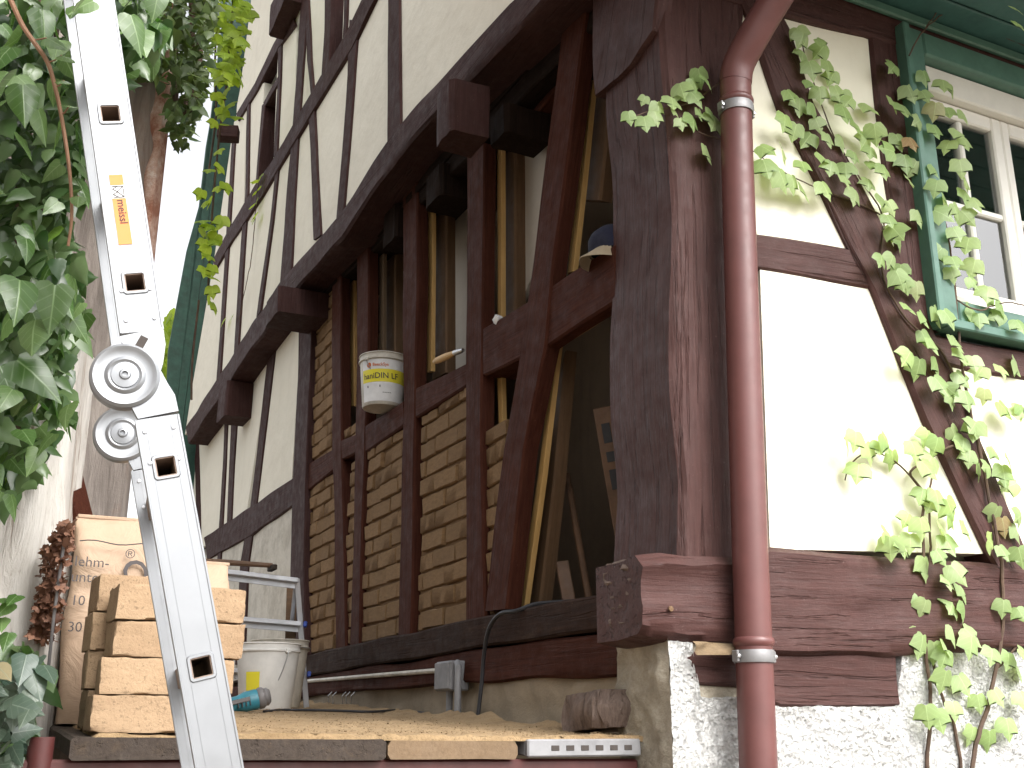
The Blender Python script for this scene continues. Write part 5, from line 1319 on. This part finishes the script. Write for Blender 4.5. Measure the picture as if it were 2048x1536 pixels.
# two leaves dangling in front of the soffit
for (px, py) in ((2020, 12), (2028, 42)):
    P = RP(*Rq(px, py, 0.35), 0.35); leaf('vine', P, nR, 0.055, VN)
def vine_stem(pts, r0, r1, off=0.022, plane='R', parent=None, nm='stem', mt='stem'):
    f = (lambda p: RP(*Rq(p[0], p[1], off), off)) if plane == 'R' else (lambda p: LP(*Lq(p[0], p[1], off), off))
    pp = smooth_path([f(p) for p in pts], 5)
    pp = [p + noise.noise_vector(p * 20) * 0.006 for p in pp]
    n_ = len(pp); mb = MB(); mb.tube(pp, [r0 + (r1 - r0) * i / (n_ - 1) for i in range(n_)], 6); return mb.build(nm, M[mt], parent)
vine_stem([(1855, 1600), (1856, 1480), (1862, 1400), (1850, 1300), (1846, 1200), (1848, 1100), (1843, 1060), (1846, 990), (1822, 945), (1880, 905), (1905, 890)], 0.006, 0.0035, 0.025, 'R', VN)
vine_stem([(1930, 1600), (1910, 1460), (1885, 1400), (1868, 1340), (1858, 1250), (1860, 1120), (1858, 1000), (1862, 960), (1870, 930)], 0.005, 0.003, 0.022, 'R', VN)
vine_stem([(1940, 1600), (1952, 1490), (1975, 1415), (1992, 1340), (2005, 1260), (2004, 1140), (1990, 1060), (1970, 950), (1950, 860), (1925, 740), (1912, 600), (1895, 470), (1862, 330), (1838, 180), (1818, 110), (1812, 60)], 0.007, 0.003, 0.035, 'R', VN)
vine_stem([(1962, 900), (1930, 800), (1880, 700), (1815, 640), (1762, 540), (1765, 430), (1700, 330), (1650, 230), (1605, 90)], 0.004, 0.002, 0.026, 'R', VN)
vine_stem([(1846, 990), (1800, 930), (1740, 905), (1700, 930), (1690, 960)], 0.003, 0.002, 0.024, 'R', VN)
vine_stem([(1765, 430), (1700, 400), (1620, 370), (1560, 340), (1505, 300)], 0.003, 0.0015, 0.026, 'R', VN)
vine_stem([(1990, 1340), (2020, 1310), (2060, 1250)], 0.004, 0.003, 0.026, 'R', VN)
vine_stem([(1818, 110), (1850, 60), (1905, 22), (1980, 60), (2060, 96)], 0.003, 0.002, 0.08, 'R', VN)
vine_stem([(1850, 60), (1870, 30), (1900, -20)], 0.0025, 0.002, 0.08, 'R', VN)
vine_stem([(1455, 150), (1425, 175), (1385, 200), (1345, 215), (1290, 225), (1250, 240)], 0.003, 0.0015, 0.03, 'R', VN)
vine_stem([(1455, 285), (1425, 275), (1390, 262), (1360, 235)], 0.0025, 0.0015, 0.03, 'R', VN)
vine_stem([(1915, 600), (1960, 620), (2010, 605), (2060, 615)], 0.003, 0.002, 0.07, 'R', VN)

# ---- ivy on the left
def inpoly(x, y, poly):
    c_ = False; j = len(poly) - 1
    for i in range(len(poly)):
        xi, yi = poly[i]; xj, yj = poly[j]
        if (yi > y) != (yj > y) and x < (xj - xi) * (y - yi) / (yj - yi) + xi: c_ = not c_
        j = i
    return c_
toC = V((0.25, -1, 0)).normalized()
def scatter(poly, n, t0, t1):
    xs = [p[0] for p in poly]; ys = [p[1] for p in poly]; out = []
    while len(out) < n:
        x = random.uniform(min(xs), max(xs)); y = random.uniform(min(ys), max(ys))
        if inpoly(x, y, poly): out.append(D(x, y, random.uniform(t0, t1)))
    return out
polyI = [(-160, -90), (330, -90), (328, 60), (318, 120), (250, 150), (185, 300), (150, 440), (168, 560), (180, 640), (140, 740), (150, 830), (95, 920), (60, 975), (0, 1020), (-160, 1040)]
IV = empty('ivy', V((-1.2, 2.4, 0)), 'large-leaved dark green ivy hanging over the walls at the left edge', 'ivy')
for P in scatter(polyI, 275, 2.05, 2.5):
    leaf('ivy', P, toC, random.uniform(0.042, 0.072), IV, rad(random.gauss(18, 22)), rad(random.gauss(0, 30)), rad(random.gauss(0, 48)))
for (px, py, t, sz) in ((168, -8, 1.38, 0.04), (186, 2, 1.40, 0.035), (152, 12, 1.42, 0.034), (262, 30, 1.75, 0.065), (278, 60, 1.8, 0.06), (20, 95, 1.7, 0.06), (10, 150, 1.7, 0.075), (45, 170, 1.75, 0.07), (120, 80, 1.8, 0.05), (85, 20, 1.8, 0.06), (40, 560, 1.9, 0.09), (110, 570, 2.0, 0.09), (70, 640, 2.0, 0.09), (35, 720, 2.0, 0.1)):
    leaf('ivy', D(px, py, t), toC, sz, IV, rad(random.gauss(15, 10)), rad(random.gauss(0, 25)), rad(random.gauss(0, 30)))
pts = [(P, toC, random.uniform(0.035, 0.062), rad(random.gauss(20, 22)), rad(random.gauss(0, 35)), rad(random.gauss(0, 45))) for P in scatter([(x - (6 if y > 100 else 0), y - 8) for x, y in polyI], 2600, 2.15, 2.9)]
leaf_mass(pts, RAWV, M['ivy_stuff'], IV)
pp = smooth_path([D(x, y, 1.72) for x, y in ((8, -30), (42, 45), (65, 80), (95, 125), (110, 175), (122, 230), (135, 310), (142, 380), (143, 440), (136, 492))], 5)
mb = MB(); mb.tube(pp, [0.0042 - 0.002 * i / len(pp) for i in range(len(pp))], 7); mb.build('stem', M['stem_brown'], IV)
for (x, y, dx, dy) in ((65, 80, 28, -4), (95, 125, 28, -14), (110, 175, 18, -14), (122, 230, 16, -18), (143, 400, 14, -8)):
    mb = MB(); mb.tube([D(x, y, 1.72), D(x + dx * .5, y + dy * .3, 1.72), D(x + dx, y + dy, 1.71)], 0.0012, 5); mb.build('leaf_stalk', M['stem_brown'], IV)
    leaf('ivy', D(x + dx, y + dy, 1.71), toC, random.uniform(0.028, 0.04), IV)
for k in range(7):
    x = random.uniform(-60, 160); ys = (-80, 250, 520, 760 + random.uniform(0, 120))
    pp = smooth_path([D(x + random.gauss(0, 25) - 0.03 * y * (x > 0), y, 2.6) for y in ys], 6); mb = MB(); mb.tube(pp, 0.006, 6); mb.build('stem', M['stem'], IV)
# low grey-green ivy at the foot of the white wall
LV = empty('low_ivy', D(40, 1500, 2.3) * 1.0, 'grey-green ivy leaves clustered low in front of the white wall, beside the red post', 'ivy')
polyL = [(-60, 1360), (0, 1320), (40, 1285), (80, 1290), (95, 1345), (75, 1390), (70, 1430), (40, 1470), (35, 1560), (-60, 1560)]
for P in scatter(polyL, 110, 2.12, 2.45):
    leaf('ivylow', P, toC, random.uniform(0.042, 0.068), LV, rad(random.gauss(25, 18)), rad(random.gauss(0, 40)), rad(random.gauss(0, 40)))
for (px, py) in ((22, 1205), (35, 1190), (8, 1195), (4, 1235), (18, 1265)):
    leaf('ivy', D(px, py, 2.3), toC, 0.045, LV)
pts = [(P, toC, random.uniform(0.06, 0.09), rad(random.gauss(30, 25)), rad(random.gauss(0, 40)), rad(random.gauss(0, 50))) for P in scatter(polyL, 90, 2.4, 2.6)]
leaf_mass(pts, RAWV, M['ivy_stuff'], LV)
# dry leaves wedged beside the sack
polyD = [(92, 1090), (125, 1040), (150, 1050), (128, 1140), (118, 1220), (105, 1290), (72, 1290), (60, 1260), (80, 1170)]
pts = [(P, toC, random.uniform(0.012, 0.026), rad(random.uniform(-40, 80)), rad(random.uniform(0, 360)), rad(random.gauss(0, 60))) for P in scatter(polyD, 420, 2.62, 2.72)]
dl = leaf_mass(pts, RAWB, M['dryleaf'], None, 'dry_leaves'); tag(dl, 'withered reddish brown leaves clinging between white wall and paper sack', 'dry leaves')
# dark ivy mass further back, on top of the grey wall
IF = empty('distant_ivy', V((-1.5, 5.0, 0)), 'dark fine-leaved ivy mass hanging against the sky behind the grey wall', 'ivy')
polyF = [(200, -90), (425, -90), (432, 30), (418, 110), (412, 180), (395, 240), (378, 285), (350, 298), (338, 250), (332, 170), (300, 160), (215, 150)]
pts = [(P, toC, random.uniform(0.028, 0.05), rad(random.gauss(30, 25)), rad(random.gauss(0, 40)), rad(random.gauss(0, 60))) for P in scatter(polyF, 1700, 3.25, 4.1)]
leaf_mass(pts, RAWV, M['ivy_dark'], IF)
for (x0, x1) in ((250, 300), (330, 350), (380, 372), (405, 385)):
    mb = MB(); mb.tube(smooth_path([D(x0, -90, 3.8), D((x0 + x1) / 2 + 8, 60, 3.8), D(x1, 230, 3.7)], 5), 0.012, 7); mb.build('stem', M['stem'], IF)
# sunlit vine over the green boards
VF = empty('climbing_vine', LP(7.6, 0, 0.3), 'yellow-green backlit vine trailing down the dark green boards', 'vine')
polyV = [(405, -60), (515, -60), (500, 50), (485, 120), (475, 165), (450, 170), (420, 150), (425, 100), (400, 40)]
tv = 7.2
for P in scatter(polyV, 120, 6.9, 7.6): leaf('vinefar', P, toC, random.uniform(0.07, 0.12), VF, rad(random.gauss(30, 18)), None, rad(random.gauss(0, 35)))
for (px, py) in ((432, 185), (445, 200), (452, 178), (437, 215), (447, 222), (455, 210), (470, 232), (430, 240), (441, 330), (420, 338), (450, 365), (438, 372), (405, 380), (425, 395), (413, 402), (440, 440), (430, 455), (418, 448), (445, 432), (405, 440), (425, 478), (415, 492), (435, 468), (400, 455), (408, 478), (418, 510), (426, 530), (410, 535), (420, 552), (424, 572), (418, 590), (425, 605), (436, 300), (458, 250)):
    P = D(px, py, 7.35); leaf('vinefar', P, toC, random.uniform(0.07, 0.11), VF, rad(random.gauss(30, 18)), None, rad(random.gauss(0, 35)))
for pts_ in ([(470, -60), (455, 150), (440, 260), (425, 420), (415, 600)], [(440, -60), (430, 120), (432, 230), (418, 340)], [(398, 600), (385, 720), (383, 800)]):
    mb = MB(); mb.tube(smooth_path([D(x, y, 7.45) for x, y in pts_], 6), 0.008, 6); mb.build('stem', M['stem'], VF)
# thin tendril on the upper plaster
TV = empty('vine_tendril', LP(5.0, 4.4, 0.2), 'thin trailing vine shoot with tiny yellow leaves on the upper plaster', 'vine')
vine_stem([(520, 352), (514, 390), (510, 440), (502, 520), (490, 580), (478, 640)], 0.004, 0.003, UO + 0.03, 'L', TV)
for (px, py) in ((522, 350), (516, 362), (521, 372), (512, 383), (516, 395), (509, 408), (514, 425), (507, 440), (450, 636), (466, 630)):
    o_ = UO + 0.04; leaf('vinefar', LP(*Lq(px, py, o_), o_), nL, random.uniform(0.05, 0.09), TV)
# bush beyond the gap
BS = empty('bush', D(338, 1100, 11), 'bright yellow-green bush in the gap between big ladder and green boards', 'bush')
polyB = [(325, 640), (350, 610), (358, 640), (352, 700), (345, 770), (320, 790), (300, 900), (280, 900), (300, 720)]
pts = [(P, toC, random.uniform(0.08, 0.15), rad(random.gauss(30, 25)), rad(random.gauss(0, 40)), rad(random.gauss(0, 60))) for P in scatter(polyB, 300, 10.5, 11.5)]
leaf_mass(pts, RAWV, M['vine_far'], BS)
for k in range(3):
    mb = MB(); b_ = D(320 + 6 * k, 1000, 11); mb.tube([V((b_.x, b_.y, 0)), b_, D(330 + 4 * k, 700, 11)], 0.03, 6); mb.build('branch', M['stem'], BS)
